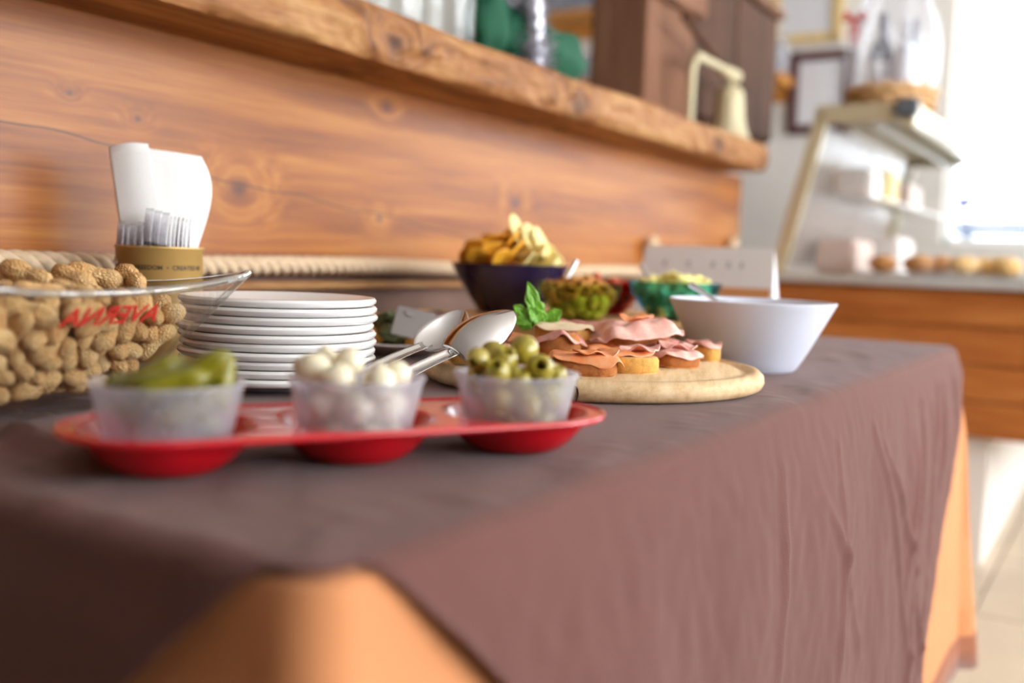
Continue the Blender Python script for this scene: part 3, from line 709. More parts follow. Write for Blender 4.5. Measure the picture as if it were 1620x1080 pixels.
# pearl onions
M['onion'] = simple('pearl_onion_flesh', (236, 226, 198), 0.25, var=0.05, vs=40, sss=0.35, coat=0.3)
ONM = MB().lathe([(0, -0.0105), (0.003, -0.0102), (0.007, -0.0082), (0.0102, -0.0036), (0.0110, 0.001), (0.0098, 0.0056), (0.0068, 0.0094), (0.0034, 0.0118), (0.0016, 0.0136), (0, 0.0142)], 24).mesh('pearl_onion', M['onion'])
don = (cups[1] - CAM).dot(FW)
lab = 'small peeled white onion in the plastic cup'
top_on = ((505, 592, -0.016, 1.15), (531, 577, 0.004, 1.05), (551, 588, -0.006, 0.95), (583, 600, -0.004, 1.0), (620, 594, 0.0, 0.98), (600, 606, -0.02, 1.0), (545, 604, -0.024, 1.0), (566, 612, 0.0, 1.0))
onl, ont = fill_cup(cups[1], 17, 0.0112, 5, TZ + 0.041 - cups[1].z, [(along_view(px, py, don + dd), 0.0112 * s) for px, py, dd, s in top_on])
for p, r in onl:
    q = rotm(); q.translation = p
    tag(place(ONM, 'pearl_onion', None, mw=q @ Matrix.Scale(r / 0.0112, 4)), lab, 'onion', 'pearl onions in the plastic cup')
for k, (px, py, dd, s) in enumerate(top_on):
    q = rotm(); q.translation = ont[k][0]
    tag(place(ONM, 'pearl_onion', None, mw=q @ Matrix.Scale(s, 4)), ('big white onion heaped at the gherkin side of the cup', 'white onion perched highest on the onion heap', 'white onion leaning under the highest one', 'white onion at the middle of the onion cup top', 'single white onion by the cup rim nearest the tongs') [k] if k < 5 else lab, 'onion', 'pearl onions in the plastic cup')
# gherkins
t = NT('pickled_gherkin_skin'); v = t.obj()
c = t.ramp(t.noise(v, 45, 3), [(0.3, lin((84, 82, 8))), (0.55, lin((128, 122, 16))), (0.8, lin((158, 148, 40)))])
M['gherkin'] = t.out(t.bsdf(Base_Color=c, Roughness=0.28, Coat_Weight=0.3, Normal=t.bump(t.noise(v, 260, 2), 0.5, 0.001)))
def gherkin(i, L, r):
    rnd = random.Random(i); pts = []; rr = []
    for j in range(14):
        t_ = -1 + 2 * j / 13; pts.append((t_ * L, 0.18 * L * (1 - t_ * t_), 0)); rr.append(r * max(0.22, math.sqrt(max(0, 1 - abs(t_) ** 3.5))) * (1 + 0.08 * vn(t_ * 5, i)))
    b = MB().tube(pts, rr, 14); b.v = [(x, y * (1 + 0.05 * vn(x * 300, z * 300, i)), z * (1 + 0.05 * vn(x * 300, y * 300, i + 3))) for x, y, z in b.v]
    return b.mesh('gherkin', M['gherkin'])
dg = (cups[0] - CAM).dot(FW); GM = [gherkin(i, 0.021 + 0.003 * i, 0.0082 + 0.0006 * i) for i in range(3)]
lab = 'olive-green pickled gherkin in the plastic cup'
ghk = ((325, 595, -0.016, 2, (0.95, 0.1, 0.2)), (292, 587, 0.008, 2, (0.8, -0.3, -0.15)), (243, 604, -0.012, 1, (0.85, 0.2, 0.35)), (361, 596, 0.004, 0, (0.15, 0.2, 0.95)), (212, 606, 0.008, 0, (0.5, 0.8, 0.0)), (280, 606, -0.028, 1, (0.9, 0.1, 0.1)), (330, 612, 0.012, 1, (0.9, -0.4, 0)),
                                (235, 636, -0.004, 1, (0.9, 0.3, 0.1)), (300, 636, -0.014, 1, (0.8, 0.4, 0.1)), (335, 634, 0.006, 0, (0.1, 0.7, 0.6)), (258, 656, 0.0, 0, (0.9, 0.3, 0)), (312, 656, -0.004, 0, (0.9, -0.3, 0)), (240, 652, 0.014, 0, (0.4, 0.8, 0)))
gp = []
for px, py, dd, m_i, ax in ghk:
    d = (RT * ax[0] + FW * ax[1] + UP * ax[2]).normalized(); p = along_view(px, py, dg + dd) - cups[0]; a = 0.0125 + 0.0015 * m_i
    gp.append((tuple(p - d * a), tuple(p + d * a)))
def in_cup(p, rr):
    mx_ = np.maximum(0.005, CB + (CT - CB) * np.minimum(p[:, 2] / CHH, 1.0) - 0.0042 - rr); L = np.hypot(p[:, 0], p[:, 1]) + 1e-9
    s_ = np.minimum(1, mx_ / L); p[:, 0] *= s_; p[:, 1] *= s_; p[:, 2] = np.maximum(p[:, 2], 0.0016 + rr); return p
gp = settle(np.array(gp), np.array([0.025 + 0.003 * q[3] for q in ghk]), np.array([0.0078 + 0.0006 * q[3] for q in ghk]), in_cup, 60, 0.00004, 3)
for k, (px, py, dd, m_i, ax) in enumerate(ghk):
    A_, B_ = cups[0] + Vector(gp[k, 0]), cups[0] + Vector(gp[k, 1])
    tag(place(GM[m_i], 'gherkin', None, mw=frame((A_ + B_) / 2, B_ - A_, (0.2, 0.1, 1)) @ Matrix.Scale(0.95, 4)), ('long gherkin lying across the top of the gherkin heap', 'gherkin behind the long top one', 'gherkin sloping down to the cup rim beside the peanuts', 'short gherkin standing upright at the cup rim')[k] if k < 4 else lab, 'gherkin', 'gherkins in the plastic cup')
#PART4
# ------------------------------------------------------------------ round board with canapes
bc = Vector((0.700, 0.228, TZ)); BRD = 0.195; BT = 0.022
rb = thing('round_board', 'round pale wooden serving board with grooved rim and a crack', 'board', bc, 0.4)
gap = 0.0022
ca = math.atan2(P(927, 600, 0.01).y - bc.y, P(927, 600, 0.01).x - bc.x) - 0.4
def board_mesh(a0, a1):
    pr = [(0, 0.0), (BRD - 0.010, 0.0), (BRD - 0.003, 0.003), (BRD, 0.009), (BRD - 0.001, 0.016), (BRD - 0.006, BT - 0.001), (BRD - 0.014, BT), (BRD - 0.020, BT - 0.0035), (BRD - 0.027, BT - 0.0035), (BRD - 0.032, BT), (0, BT)]
    return pr
MB().lathe(board_mesh(0, 0), 128).build('board_body', M['boardwood'], rb)
MB().tube([((BRD + 0.0002) * math.cos(ca + 0.010 * math.sin(q * 4)) - (0.0 if q < 0.75 else (q - 0.75) * 0.1), (BRD + 0.0002) * math.sin(ca + 0.010 * math.sin(q * 4)), 0.001 + 0.0205 * q) for q in np.linspace(0, 1, 8)], 0.0009, 6).build('crack', simple('dark_crack', (46, 30, 18), 0.9), rb)
def breadmat(name, crust, crumb, speck):
    t = NT(name); v = t.obj(); nz = t.n('SeparateXYZ', {0: t.n('TexCoord').outputs['Normal']}).outputs[2]
    side = t.math('LESS_THAN', t.math('ABSOLUTE', nz), 0.55)
    n1 = t.noise(v, 160, 4, 0.65)
    a = t.ramp(n1, [(0.3, lin(speck)), (0.5, lin(crumb)), (0.8, lin(tuple(min(255, x + 14) for x in crumb)))])
    c_ = t.ramp(n1, [(0.3, lin(tuple(x * 0.86 for x in crust))), (0.6, lin(crust))])
    return t.out(t.bsdf(Base_Color=t.mixc(side, a, c_), Roughness=0.85, Normal=t.bump(n1, 0.8, 0.0015), Specular_IOR_Level=0.2))
M['toast'] = breadmat('white_toast', (236, 180, 98), (250, 216, 158), (230, 172, 106))
M['brownbread'] = breadmat('brown_bread', (188, 118, 66), (220, 156, 96), (170, 104, 56))
def hammat(name, c1, c2, c3):
    t = NT(name); v = t.obj(); n1 = t.noise(v, 42, 4, 0.6)
    c_ = t.ramp(n1, [(0.3, lin(c1)), (0.5, lin(c2)), (0.72, lin(c3))])
    return t.out(t.bsdf(Base_Color=c_, Roughness=0.32, Subsurface_Weight=0.25, Subsurface_Radius=(0.006, 0.003, 0.002), Coat_Weight=0.25, Coat_Roughness=0.3, Normal=t.bump(t.noise(v, 150, 3), 0.3, 0.001)))
M['ham'] = hammat('pink_cooked_ham', (214, 140, 128), (232, 172, 158), (244, 206, 190))
M['ham2'] = hammat('deep_pink_ham', (190, 96, 96), (222, 146, 138), (240, 190, 176))
M['salmon'] = hammat('orange_smoked_salmon', (228, 120, 66), (240, 150, 92), (248, 186, 138))
M['cheese'] = hammat('pale_cream_slice', (236, 206, 160), (246, 224, 186), (252, 236, 208))
BT_ = TZ + BT
def bread_mesh(L, W_, th, seed, sq_=2.6):
    n = 40; v = []; f = []
    lv = [(0.90, 0), (1.0, th * 0.18), (1.0, th * 0.82), (0.93, th)]
    for s, z in lv:
        for i in range(n):
            a = 2 * PI * i / n; ca_, sa = math.cos(a), math.sin(a)
            r = (abs(ca_) ** sq_ + abs(sa) ** sq_) ** (-1 / sq_); k = 1 + 0.05 * vn(ca_ * 2 + seed, sa * 2, seed * 1.7)
            v.append((L / 2 * r * ca_ * s * k, W_ / 2 * r * sa * s * k, z + 0.0006 * vn(i * 0.7, z * 100, seed)))
    for j in range(3):
        for i in range(n): k = (i + 1) % n; f.append((j * n + i, j * n + k, (j + 1) * n + k, (j + 1) * n + i))
    v.append((0, 0, 0)); v.append((0, 0, th * 1.02))
    for i in range(n): k = (i + 1) % n; f.append((k, i, 4 * n)); f.append((3 * n + i, 3 * n + k, 4 * n + 1))
    return MB().add(v, f)
def slice_mesh(L, W_, th, bl, bw, seed, wav=0.0035, rise=0.0):
    # a thin soft slice lying over a piece of bread bl x bw and drooping beyond it
    def fn(u, q):
        x = (u - 0.5) * L * (1 + 0.10 * vn(q * 2, seed)); y = (q - 0.5) * W_ * (1 + 0.14 * vn(u * 2.3, seed + 5))
        k = 1 - 0.10 * (abs(2 * u - 1) ** 3) * (abs(2 * q - 1) ** 3) * 2; x *= k; y *= k
        ox = max(0, abs(x) - bl * 0.46); oy = max(0, abs(y) - bw * 0.44)
        o = math.hypot(ox, oy); dz = -min(th * 0.92, o * 1.1 if o < 0.004 else 0.0044 + (o - 0.004) * 1.6)
        return (x, y, th + 0.0022 + dz + wav * (0.45 + vn(x * 60 + seed * 3, y * 60 + seed)) + rise * max(0, u - 0.4) ** 2)
    return MB().grid(fn, 26, 22)
canape_group = 'canapes on the round board'
def canape(px, py, h, L, W_, th, rz, bread, tops, label, tilt=(0, 0), sq_=2.6, seed=0, at=None):
    L, W_, th = L * 1.12, W_ * 1.06, th * 1.12
    p = P(px, py, BT + h) + f0 * (W_ * 0.5) if at is None else bc + f0 * at[0] + r0 * at[1]
    e = thing('canape', label, 'canape', (p.x, p.y, BT_ + h), AZ - PI / 2 + rz)
    e.rotation_euler = (tilt[0], tilt[1], AZ - PI / 2 + rz)
    bread_mesh(L, W_, th, seed, sq_).build('bread', M[bread], e)
    z = 0
    for (nm, mt, fl, fw, wav, off, r) in tops:
        o = slice_mesh(L * fl * 1.12, W_ * fw * 1.16, th, L, W_, seed + 2.3 + z * 900, wav, 0).build(nm, M[mt], e); solid(o, 0.0016); subs(o, 1)
        o.location = (off[0], off[1], z); o.rotation_euler = (0, 0, r); z += 0.0026
    return e
canape(925, 596, 0.0, 0.062, 0.046, 0.0145, -0.12, 'brownbread', [('salmon_slice', 'salmon', 1.05, 1.0, 0.004, (0.0, 0.002), 0.1), ('salmon_fold', 'salmon', 0.6, 0.5, 0.006, (0.012, -0.006), 0.5)], 'canape of brown bread with orange salmon beside the olives', seed=1)
canape(1004, 592, 0.0, 0.050, 0.044, 0.0150, 0.08, 'toast', [('salmon_slice', 'salmon', 0.95, 0.9, 0.004, (-0.006, 0.010), 0.3), ('ham_slice', 'ham', 0.70, 0.75, 0.007, (0.008, 0.006), -0.4)], 'canape on crusty white toast with a curled ham slice at the board edge', seed=2, sq_=2.2)
canape(1073, 583, 0.0, 0.047, 0.042, 0.0130, 0.30, 'brownbread', [('ham_slice', 'ham', 1.0, 1.02, 0.0055, (-0.002, 0.001), 0.15), ('ham_fold', 'ham', 0.75, 0.6, 0.008, (0.004, 0.006), -0.2)], 'canape on brown-crusted bread with rumpled pink ham near the board edge', seed=3)
canape(1121, 572, 0.0, 0.030, 0.046, 0.0150, 0.25, 'toast', [('ham_slice', 'ham', 0.95, 0.95, 0.0045, (-0.001, 0.002), 0.0)], 'small canape of toast with ham in front of the white bowl', seed=4, sq_=2.2)
canape(884, 566, 0.0085, 0.050, 0.044, 0.0170, -0.55, 'brownbread', [('ham_slice', 'ham2', 1.25, 1.05, 0.004, (-0.008, 0.000), 0.1)], 'canape of dark bread with deep pink ham leaning on the salmon canape', tilt=(-0.12, -0.30), seed=5, sq_=2.1)
canape(1000, 549, 0.025, 0.070, 0.046, 0.0170, 0.18, 'brownbread', [('ham_slice', 'ham', 1.30, 1.15, 0.006, (-0.002, -0.001), 0.1), ('cheese_slice', 'salmon', 0.45, 0.5, 0.006, (0.004, 0.012), 0.4)], 'large canape with broad pale ham slice lying across the middle of the pile', tilt=(0.06, -0.10), seed=6, at=(0.004, 0.052))
canape(843, 550, 0.0, 0.050, 0.040, 0.0130, -0.2, 'toast', [('salmon_slice', 'salmon', 0.9, 0.9, 0.004, (0, 0), 0.2)], 'canape of golden toast with salmon under the parsley', seed=7, at=(0.046, -0.032), sq_=2.2)
canape(918, 545, 0.0215, 0.060, 0.040, 0.0140, -0.25, 'toast', [('cheese_slice', 'cheese', 0.96, 0.95, 0.003, (0, 0), 0.1)], 'canape of white toast with a cream slice behind the leaning ham canape', seed=8, at=(0.010, -0.034), sq_=2.2)
canape(1052, 560, 0.0, 0.046, 0.040, 0.0150, 0.5, 'brownbread', [('ham_slice', 'ham2', 1.15, 1.15, 0.007, (0, 0), 0.5)], 'canape with folded ham between the broad ham slice and the rumpled one', seed=9, at=(0.05, 0.088))
canape(898, 534, 0.0215, 0.062, 0.040, 0.0130, -0.1, 'brownbread', [('ham_slice', 'ham2', 1.05, 1.0, 0.005, (0, 0), 0.1)], 'canape with red-pink ham at the back of the board under the parsley tip', seed=10, at=(0.052, -0.022))
canape(1066, 556, 0.0, 0.056, 0.040, 0.0140, 0.2, 'toast', [('ham_slice', 'ham', 1.1, 1.0, 0.006, (0, 0), 0.2)], 'canape with pink ham at the back of the board next to the white bowl', seed=11, at=(0.105, 0.05))
canape(965, 577, 0.0, 0.054, 0.040, 0.0140, 0.1, 'brownbread', [('salmon_slice', 'salmon', 1.1, 1.05, 0.005, (0, 0), 0.15)], 'canape of bread with rolled salmon in the middle of the board', seed=12)
canape(745, 578, 0.0, 0.060, 0.040, 0.0140, -0.3, 'toast', [('ham_slice', 'ham', 1.0, 0.95, 0.005, (0, 0), 0.2)], 'canape of toast with ham under the steel tongs', seed=13, at=(-0.069, -0.13))
canape(800, 562, 0.0, 0.056, 0.042, 0.0140, -0.1, 'brownbread', [('salmon_slice', 'salmon', 1.0, 0.95, 0.005, (0, 0), 0.2)], 'canape with salmon behind the heap of olives', seed=14)
# parsley
M['parsley'] = simple('fresh_parsley_green', (122, 186, 58), 0.4, var=0.3, vs=120, sss=0.1)
pars = thing('parsley_sprig', 'fresh green parsley sprig standing among the canapes', 'parsley', P(862, 540, BT + 0.02) + f0 * 0.02)
po = pars.location.copy()
dp = (po - CAM).dot(FW)
def leaf(name, tip, root, wid, lob, bend):
    T_, R_ = along_view(*tip, dp), along_view(*root, dp); ax = T_ - R_; L = ax.length
    mm = frame(R_, ax, -FW + UP * 0.3)
    def fn(u, q):
        e = math.sin(PI * min(1, u * 0.96 + 0.04)) ** 0.7 * (1 + 0.35 * math.sin(u * lob * PI) ** 2)
        return (u * L, (q - 0.5) * wid * e, bend * math.sin(u * 2.2) + 0.18 * wid * abs(2 * q - 1) + 0.002 * vn(u * 9, q * 6))
    o = MB().grid(fn, 22, 9, mat=mm).build(name, M['parsley'], pars); o.matrix_parent_inverse = Matrix.Translation(-po); solid(o, 0.0006)
def stem(a, b_):
    A_, B_ = along_view(*a, dp), along_view(*b_, dp)
    o = MB().tube([A_, (A_ + B_) / 2 + UP * 0.002, B_], [0.0011, 0.001, 0.0008], 6).build('stem', M['parsley'], pars); o.matrix_parent_inverse = Matrix.Translation(-po)
stem((862, 545), (840, 452)); stem((858, 530), (885, 492)); stem((852, 522), (815, 488))
leaf('leaf', (834, 446), (858, 512), 0.012, 2, 0.004); leaf('leaf', (832, 462), (862, 516), 0.017, 3, 0.003); leaf('leaf', (812, 484), (838, 502), 0.011, 2, 0.002)
leaf('leaf', (814, 512), (848, 500), 0.014, 4, 0.004); leaf('leaf', (888, 492), (862, 512), 0.015, 3, 0.003); leaf('leaf', (884, 500), (866, 516), 0.012, 3, -0.003)
leaf('leaf', (822, 520), (848, 508), 0.013, 4, 0.002); leaf('leaf', (838, 488), (856, 512), 0.015, 3, 0.005); leaf('leaf', (818, 497), (840, 506), 0.012, 3, 0.002)

# ------------------------------------------------------------------ steel serving tongs
tg = thing('serving_tongs', 'polished steel serving tongs with oval spoon ends resting on the round board', 'tongs', P(690, 590, 0.0))
tg0 = tg.location.copy()
def tong_arm(tip, neck, end, wid, depth, roll):
    T_, N_, E_ = along_view(*tip), along_view(*neck), along_view(*end)
    ax = (T_ - N_); L = ax.length
    mm = frame(N_, ax, (UP * math.cos(roll) + RT * 0 - FW * math.sin(roll)))
    def sp(u, q):
        e = (math.sin(PI * (0.10 + 0.90 * u) ** 0.85) if u < 1 else 0); e = max(0.0, e) ** 0.62
        hw = wid * max(0.18 * (1 - u), e); y = (2 * q - 1)
        return (u * L, y * hw, -depth * (1 - y * y) * min(1, e * 1.1) * (0.35 + 0.65 * math.sin(PI * u) ** 0.6) + 0.004 * u)
    o = MB().grid(sp, 34, 17, mat=mm).build('spoon_end', M['steel'], tg); o.matrix_parent_inverse = Matrix.Translation(-tg0); solid(o, 0.0011)
    ax2 = N_ - E_; L2 = ax2.length; m2 = frame(E_, ax2, (UP * math.cos(roll) - FW * math.sin(roll)))
    def hd(u, q):
        y = 2 * q - 1; hw = 0.0085 - 0.0015 * u
        return (u * L2 + (0.004 if u >= 1 else 0), y * hw, 0.004 * (abs(y) ** 2.5) + 0.002 * math.sin(u * PI))
    o = MB().grid(hd, 24, 9, mat=m2).build('handle', M['steel'], tg); o.matrix_parent_inverse = Matrix.Translation(-tg0); solid(o, 0.0011)
tong_arm((812, 497, 1.09), (718, 560, 1.04), (588, 626, 0.935), 0.0292, -0.014, 0.75)
tong_arm((734, 494, 1.115), (672, 550, 1.06), (560, 603, 0.955), 0.0245, 0.013, 0.55)
o = MB().tube([along_view(560, 603, 0.955), along_view(548, 615, 0.935), along_view(556, 630, 0.915), along_view(588, 626, 0.935)], 0.004, 8).build('spring_bend', M['steel'], tg); o.matrix_parent_inverse = Matrix.Translation(-tg0)

# ------------------------------------------------------------------ oval dish with vegetable bake and server
dc = Vector((0.800, 0.575, TZ)); dish = thing('oval_dish', 'white shallow dish with baked vegetables behind the plate stack', 'dish', dc, 0.6)
b = MB().lathe([(0, 0.003), (0.07, 0.003), (0.072, 0), (0.078, 0), (0.082, 0.004), (0.112, 0.014), (0.124, 0.017), (0.125, 0.0185), (0.122, 0.0195), (0.108, 0.017), (0.08, 0.008), (0, 0.008)], 72)
b.v = [(x * 1.05, y * 0.85, z) for x, y, z in b.v]; b.build('dish_body', M['white'], dish)
M['bake_o'] = simple('orange_baked_egg', (230, 158, 66), 0.5, var=0.25, vs=90, bump=0.8, bs=160)
M['bake_g'] = simple('dark_green_greens', (74, 78, 40), 0.45, var=0.5, vs=120, bump=0.8, bs=200)
lump = [MB().ball((0, 0, 0), (0.020, 0.0165, 0.012), 18, 12, fn=lambda p, s=s: 1 + 0.35 * vn(p[0] * 2.2 + s, p[1] * 2.2, p[2] * 2.2)) for s in (1, 7, 13)]
LO = [l.mesh('vegetable_bake_piece', M['bake_o']) for l in lump]; LG = [l.mesh('wilted_greens', M['bake_g']) for l in lump]
k = 0
for r, n, z in ((0.0, 1, 0.020), (0.036, 6, 0.020), (0.072, 11, 0.022), (0.022, 3, 0.040), (0.050, 6, 0.038)):
    for i in range(n):
        a = 2 * PI * i / n + r * 9; g = (k % 5 in (1, 3)); p = dc + Vector((r * 1.05 * math.cos(a + 0.6), r * 0.9 * math.sin(a + 0.6), z + 0.004 * (k % 3)))
        tag(place((LG if g else LO)[k % 3], 'wilted_greens' if g else 'vegetable_bake', None, p, (random.uniform(-0.3, 0.3), random.uniform(-0.3, 0.3), random.random() * 6)),
            'clump of dark green vegetables in the white dish' if g else 'chunk of orange-yellow bake in the white dish', 'food', 'greens in the white dish' if g else 'bake chunks in the white dish'); k += 1
srv = thing('serving_spatula', 'shiny metal serving spatula lying on the baked vegetables', 'spatula', dc + Vector((0, 0, 0.05))); s0 = srv.location.copy()
A_, B_, C_ = along_view(640, 492, 1.345), along_view(760, 506, 1.40), along_view(632, 521, 1.335)
mm = frame(A_, B_ - A_, UP - FW * 0.5)
o = MB().box((0.06, 0, 0), (0.125, 0.021, 0.003), 0.0012, mat=mm).build('handle', M['steel2'], srv); o.matrix_parent_inverse = Matrix.Translation(-s0)
mm = frame(A_, C_ - A_, -FW + UP * 0.2)
o = MB().box((0.015, 0.016, 0), (0.042, 0.052, 0.002), 0.0008, mat=mm).build('blade', M['steel2'], srv); o.matrix_parent_inverse = Matrix.Translation(-s0)

# ------------------------------------------------------------------ thick wooden board with the snack bowls
KB = 0.045
sb = thing('serving_board', 'thick rectangular tan wooden board carrying the snack bowls', 'board', (1.175, 0.44, TZ))
for j in range(3):
    MB().box((0, -0.134 + j * 0.149, KB / 2), (0.46, 0.1484, KB), 0.004).build('plank', M['tanboard'], sb)
def bowl_lathe(r0_, r1, h, th, curve=1.5, foot=0.004):
    pr = [(0, 0.0), (r0_ - 0.002, 0.0), (r0_, 0.002)]
    for q in np.linspace(0.08, 1, 12): pr.append((r0_ + (r1 - r0_) * (1 - (1 - q) ** curve), 0.002 + (h - 0.002) * q))
    for q in np.linspace(1, 0.08, 12): pr.append((r0_ + (r1 - r0_) * (1 - (1 - q) ** curve) - th, foot + (h - foot) * q))
    pr += [(r0_ - th, foot), (0, foot)]
    return pr
zb = TZ + KB
nb = Vector((1.105, 0.602, zb)); nav = thing('snack_bowl', 'dark navy glazed ceramic bowl full of crisps', 'bowl', nb)
MB().lathe(bowl_lathe(0.052, 0.100, 0.082, 0.005, 1.15), 72, rfun=lambda a, j: 1 + 0.006 * math.sin(j * 2.4)).build('bowl_body', M['navy'], nav)
gb = Vector((1.040, 0.432, zb)); gr = thing('snack_bowl', 'green tinted glass bowl with brown nut and cracker mix', 'bowl', gb)
MB().lathe(bowl_lathe(0.034, 0.066, 0.058, 0.003, 1.7), 64).build('bowl_body', M['green_glass'], gr)
bb = Vector((1.205, 0.343, zb)); bl = thing('snack_bowl', 'blue glass bowl heaped with pale yellow corn puffs', 'bowl', bb)
MB().lathe(bowl_lathe(0.038, 0.076, 0.062, 0.003, 1.7), 64).build('bowl_body', M['blue_glass'], bl)
rd_ = Vector((1.236, 0.490, zb)); rdw = thing('snack_bowl', 'red tinted glass bowl half hidden behind the green one', 'bowl', rd_)
MB().lathe(bowl_lathe(0.036, 0.070, 0.058, 0.003, 1.7), 64).build('bowl_body', M['red_glass'], rdw)
# crisps
M['crisp_o'] = simple('orange_crisp', (254, 176, 48), 0.55, var=0.2, vs=60, bump=0.4, bs=300, sss=0.1)
M['crisp_p'] = simple('pale_crisp', (246, 222, 150), 0.55, var=0.15, vs=60, bump=0.4, bs=300, sss=0.1)
def crisp(mat, s, r=0.029):
    def fn(u, q):
        a = u * 2 * PI; rr = q * r * (1 + 0.12 * math.sin(2 * a + s)); x, y = rr * math.cos(a) * 1.15, rr * math.sin(a) * 0.85
        return (x, y, 5 * (x * x * (0.9) - y * y * 0.5 * math.sin(s)) + 0.0012 * vn(x * 90 + s, y * 90))
    return MB().grid(fn, 28, 8, True).mesh('crisp', mat)
CO = [crisp(M['crisp_o'], s) for s in (1, 3, 5)]; CP = [crisp(M['crisp_p'], s) for s in (2, 4)]
right = r0
def crisp_at(off, z, tilt, roll, k):       # each crisp overlaps its neighbour like a roof tile
    pale = off.dot(right) > 0.014
    a = math.atan2(off.y, off.x)
    mm = Matrix.Translation(nb + off + Vector((0, 0, z))) @ Matrix.Rotation(a, 4, 'Z') @ Matrix.Rotation(tilt, 4, 'Y') @ Matrix.Rotation(roll, 4, 'X')
    o = place((CP if pale else CO)[k % (2 if pale else 3)], 'crisp', None, mw=mm); solid(o, 0.0012)
    tag(o, 'pale cream crisp in the navy bowl' if pale else 'curled orange crisp in the navy bowl', 'crisp', 'pale crisps in the navy bowl' if pale else 'orange crisps in the navy bowl')
k = 0
for n, q, z, tilt, roll in ((10, 0.060, 0.084, -0.35, 0.75), (9, 0.046, 0.100, -0.25, 0.80), (6, 0.024, 0.114, -0.1, 0.85), (1, 0.004, 0.132, 0.3, 0.2)):
    for i in range(n):
        a = 2 * PI * (i + 0.5 * (k % 2)) / n + 0.35 * n; crisp_at(Vector((q * math.cos(a), q * math.sin(a), 0)), z, tilt, roll, k + i)
    k += n
for i in range(3):                         # three pale crisps standing up out of the heap
    off = right * (0.016 + 0.020 * i) - f0 * 0.012
    mm = Matrix.Translation(nb + off + Vector((0, 0, 0.132 - 0.010 * i))) @ Matrix.Rotation(AZ - PI / 2, 4, 'Z') @ Matrix.Rotation(0.95, 4, 'Y') @ Matrix.Rotation(0.5, 4, 'X')
    o = place(CP[i % 2], 'crisp', None, mw=mm); solid(o, 0.0012)
    tag(o, 'pale cream crisp standing upright out of the navy bowl', 'crisp', 'pale crisps in the navy bowl')
def scoop(name, label, base, px1, px2, d1, d2, mat):
    e = thing(name, label, 'spoon', base); l = e.location.copy()
    A_, B_ = along_view(*px1, d1), along_view(*px2, d2)
    o = MB().tube([A_, (A_ + B_) / 2, B_], [0.0035, 0.003, 0.0045], 8).build('handle', mat, e); o.matrix_parent_inverse = Matrix.Translation(-l)
    o = MB().ball(A_, (0.014, 0.014, 0.006), 16, 10).build('spoon_bowl', mat, e); o.matrix_parent_inverse = Matrix.Translation(-l)
dgb, dbb = (gb - CAM).dot(FW), (bb - CAM).dot(FW)
scoop('serving_spoon', 'metal spoon with flat handle stuck in the nut mix', gb, (882, 470), (912, 412), dgb, dgb + 0.02, M['steel2'])
scoop('serving_spoon', 'metal spoon handle sticking out of the corn puffs', bb, (1030, 450), (1014, 418), dbb, dbb + 0.03, M['steel2'])
def fill_bowl(c, rb0, rb1, h, item, name, label, cat, group, n, length, r, dome, curve=1.7):
    rs = np.random.RandomState(n); a = rs.rand(n) * 2 * PI; q = np.sqrt(rs.rand(n)); z = rs.rand(n)
    cen = np.stack([q * np.cos(a) * rb0, q * np.sin(a) * rb0, 0.014 + z * (h + dome)], 1); d = rs.randn(n, 3); d /= np.linalg.norm(d, axis=1)[:, None]
    pos = np.stack([cen - d * length / 2, cen + d * length / 2], 1)
    def cont(p, rr):
        t_ = np.clip(p[:, 2] / h, 0.0, 1.0); mx_ = rb0 + (rb1 - rb0) * (1 - (1 - t_) ** curve) - 0.0042 - rr * 1.08
        L = np.hypot(p[:, 0], p[:, 1]) + 1e-9
        s_ = np.minimum(1, np.maximum(0.004, mx_) / L); p[:, 0] *= s_; p[:, 1] *= s_
        p[:, 2] = np.minimum(p[:, 2], h + 0.004 + dome * (1 - (np.minimum(L, rb1) / rb1) ** 2))     # heaped to a low dome
        p[:, 2] = np.maximum(p[:, 2], 0.0045 + rr); return p
    pos = settle(pos, np.full(n, length), np.full(n, r), cont, 140, 0.0010, 3)
    order = np.argsort(pos[:, :, 2].mean(1))
    for k, i in enumerate(order):
        A_, B_ = c + Vector(pos[i, 0]), c + Vector(pos[i, 1])
        me = item(k / n, k)
        tag(place(me, name, None, mw=frame((A_ + B_) / 2, B_ - A_, (random.uniform(-1, 1), random.uniform(-1, 1), random.uniform(0.2, 1)))), label, cat, group)
M['nut'] = simple('toasted_cracker', (200, 138, 62), 0.6, var=0.3, vs=70, bump=0.6, bs=200)
M['nut2'] = simple('pale_yellow_snack', (226, 206, 110), 0.6, var=0.2, vs=70, bump=0.5, bs=200)
NUT = [MB().tube([(0.011 * math.cos(a) * (1 + 0.1 * s), 0.008 * math.sin(a), 0.002 * math.sin(2 * a + s)) for a in np.linspace(0, 5.4, 14)], 0.0036, 8).mesh('cracker', M['nut']) for s in (0, 1)] 
NUT2 = [MB().ball((0, 0, 0), (0.0128, 0.0080, 0.0066), 14, 9, fn=lambda p: 1 + 0.2 * vn(p[0] * 2, p[1] * 2, p[2] * 2)).mesh('cracker', M['nut2'])]
fill_bowl(gb, 0.034, 0.066, 0.058, lambda f_, k: (NUT2[0] if f_ < 0.45 else NUT[k % 2]), 'cracker', 'small curled cracker in the green glass bowl', 'cracker', 'crackers in the green bowl', 72, 0.011, 0.0077, 0.022)
M['puff'] = simple('corn_puff', (248, 234, 150), 0.7, var=0.12, vs=60, bump=0.6, bs=260, sss=0.15)
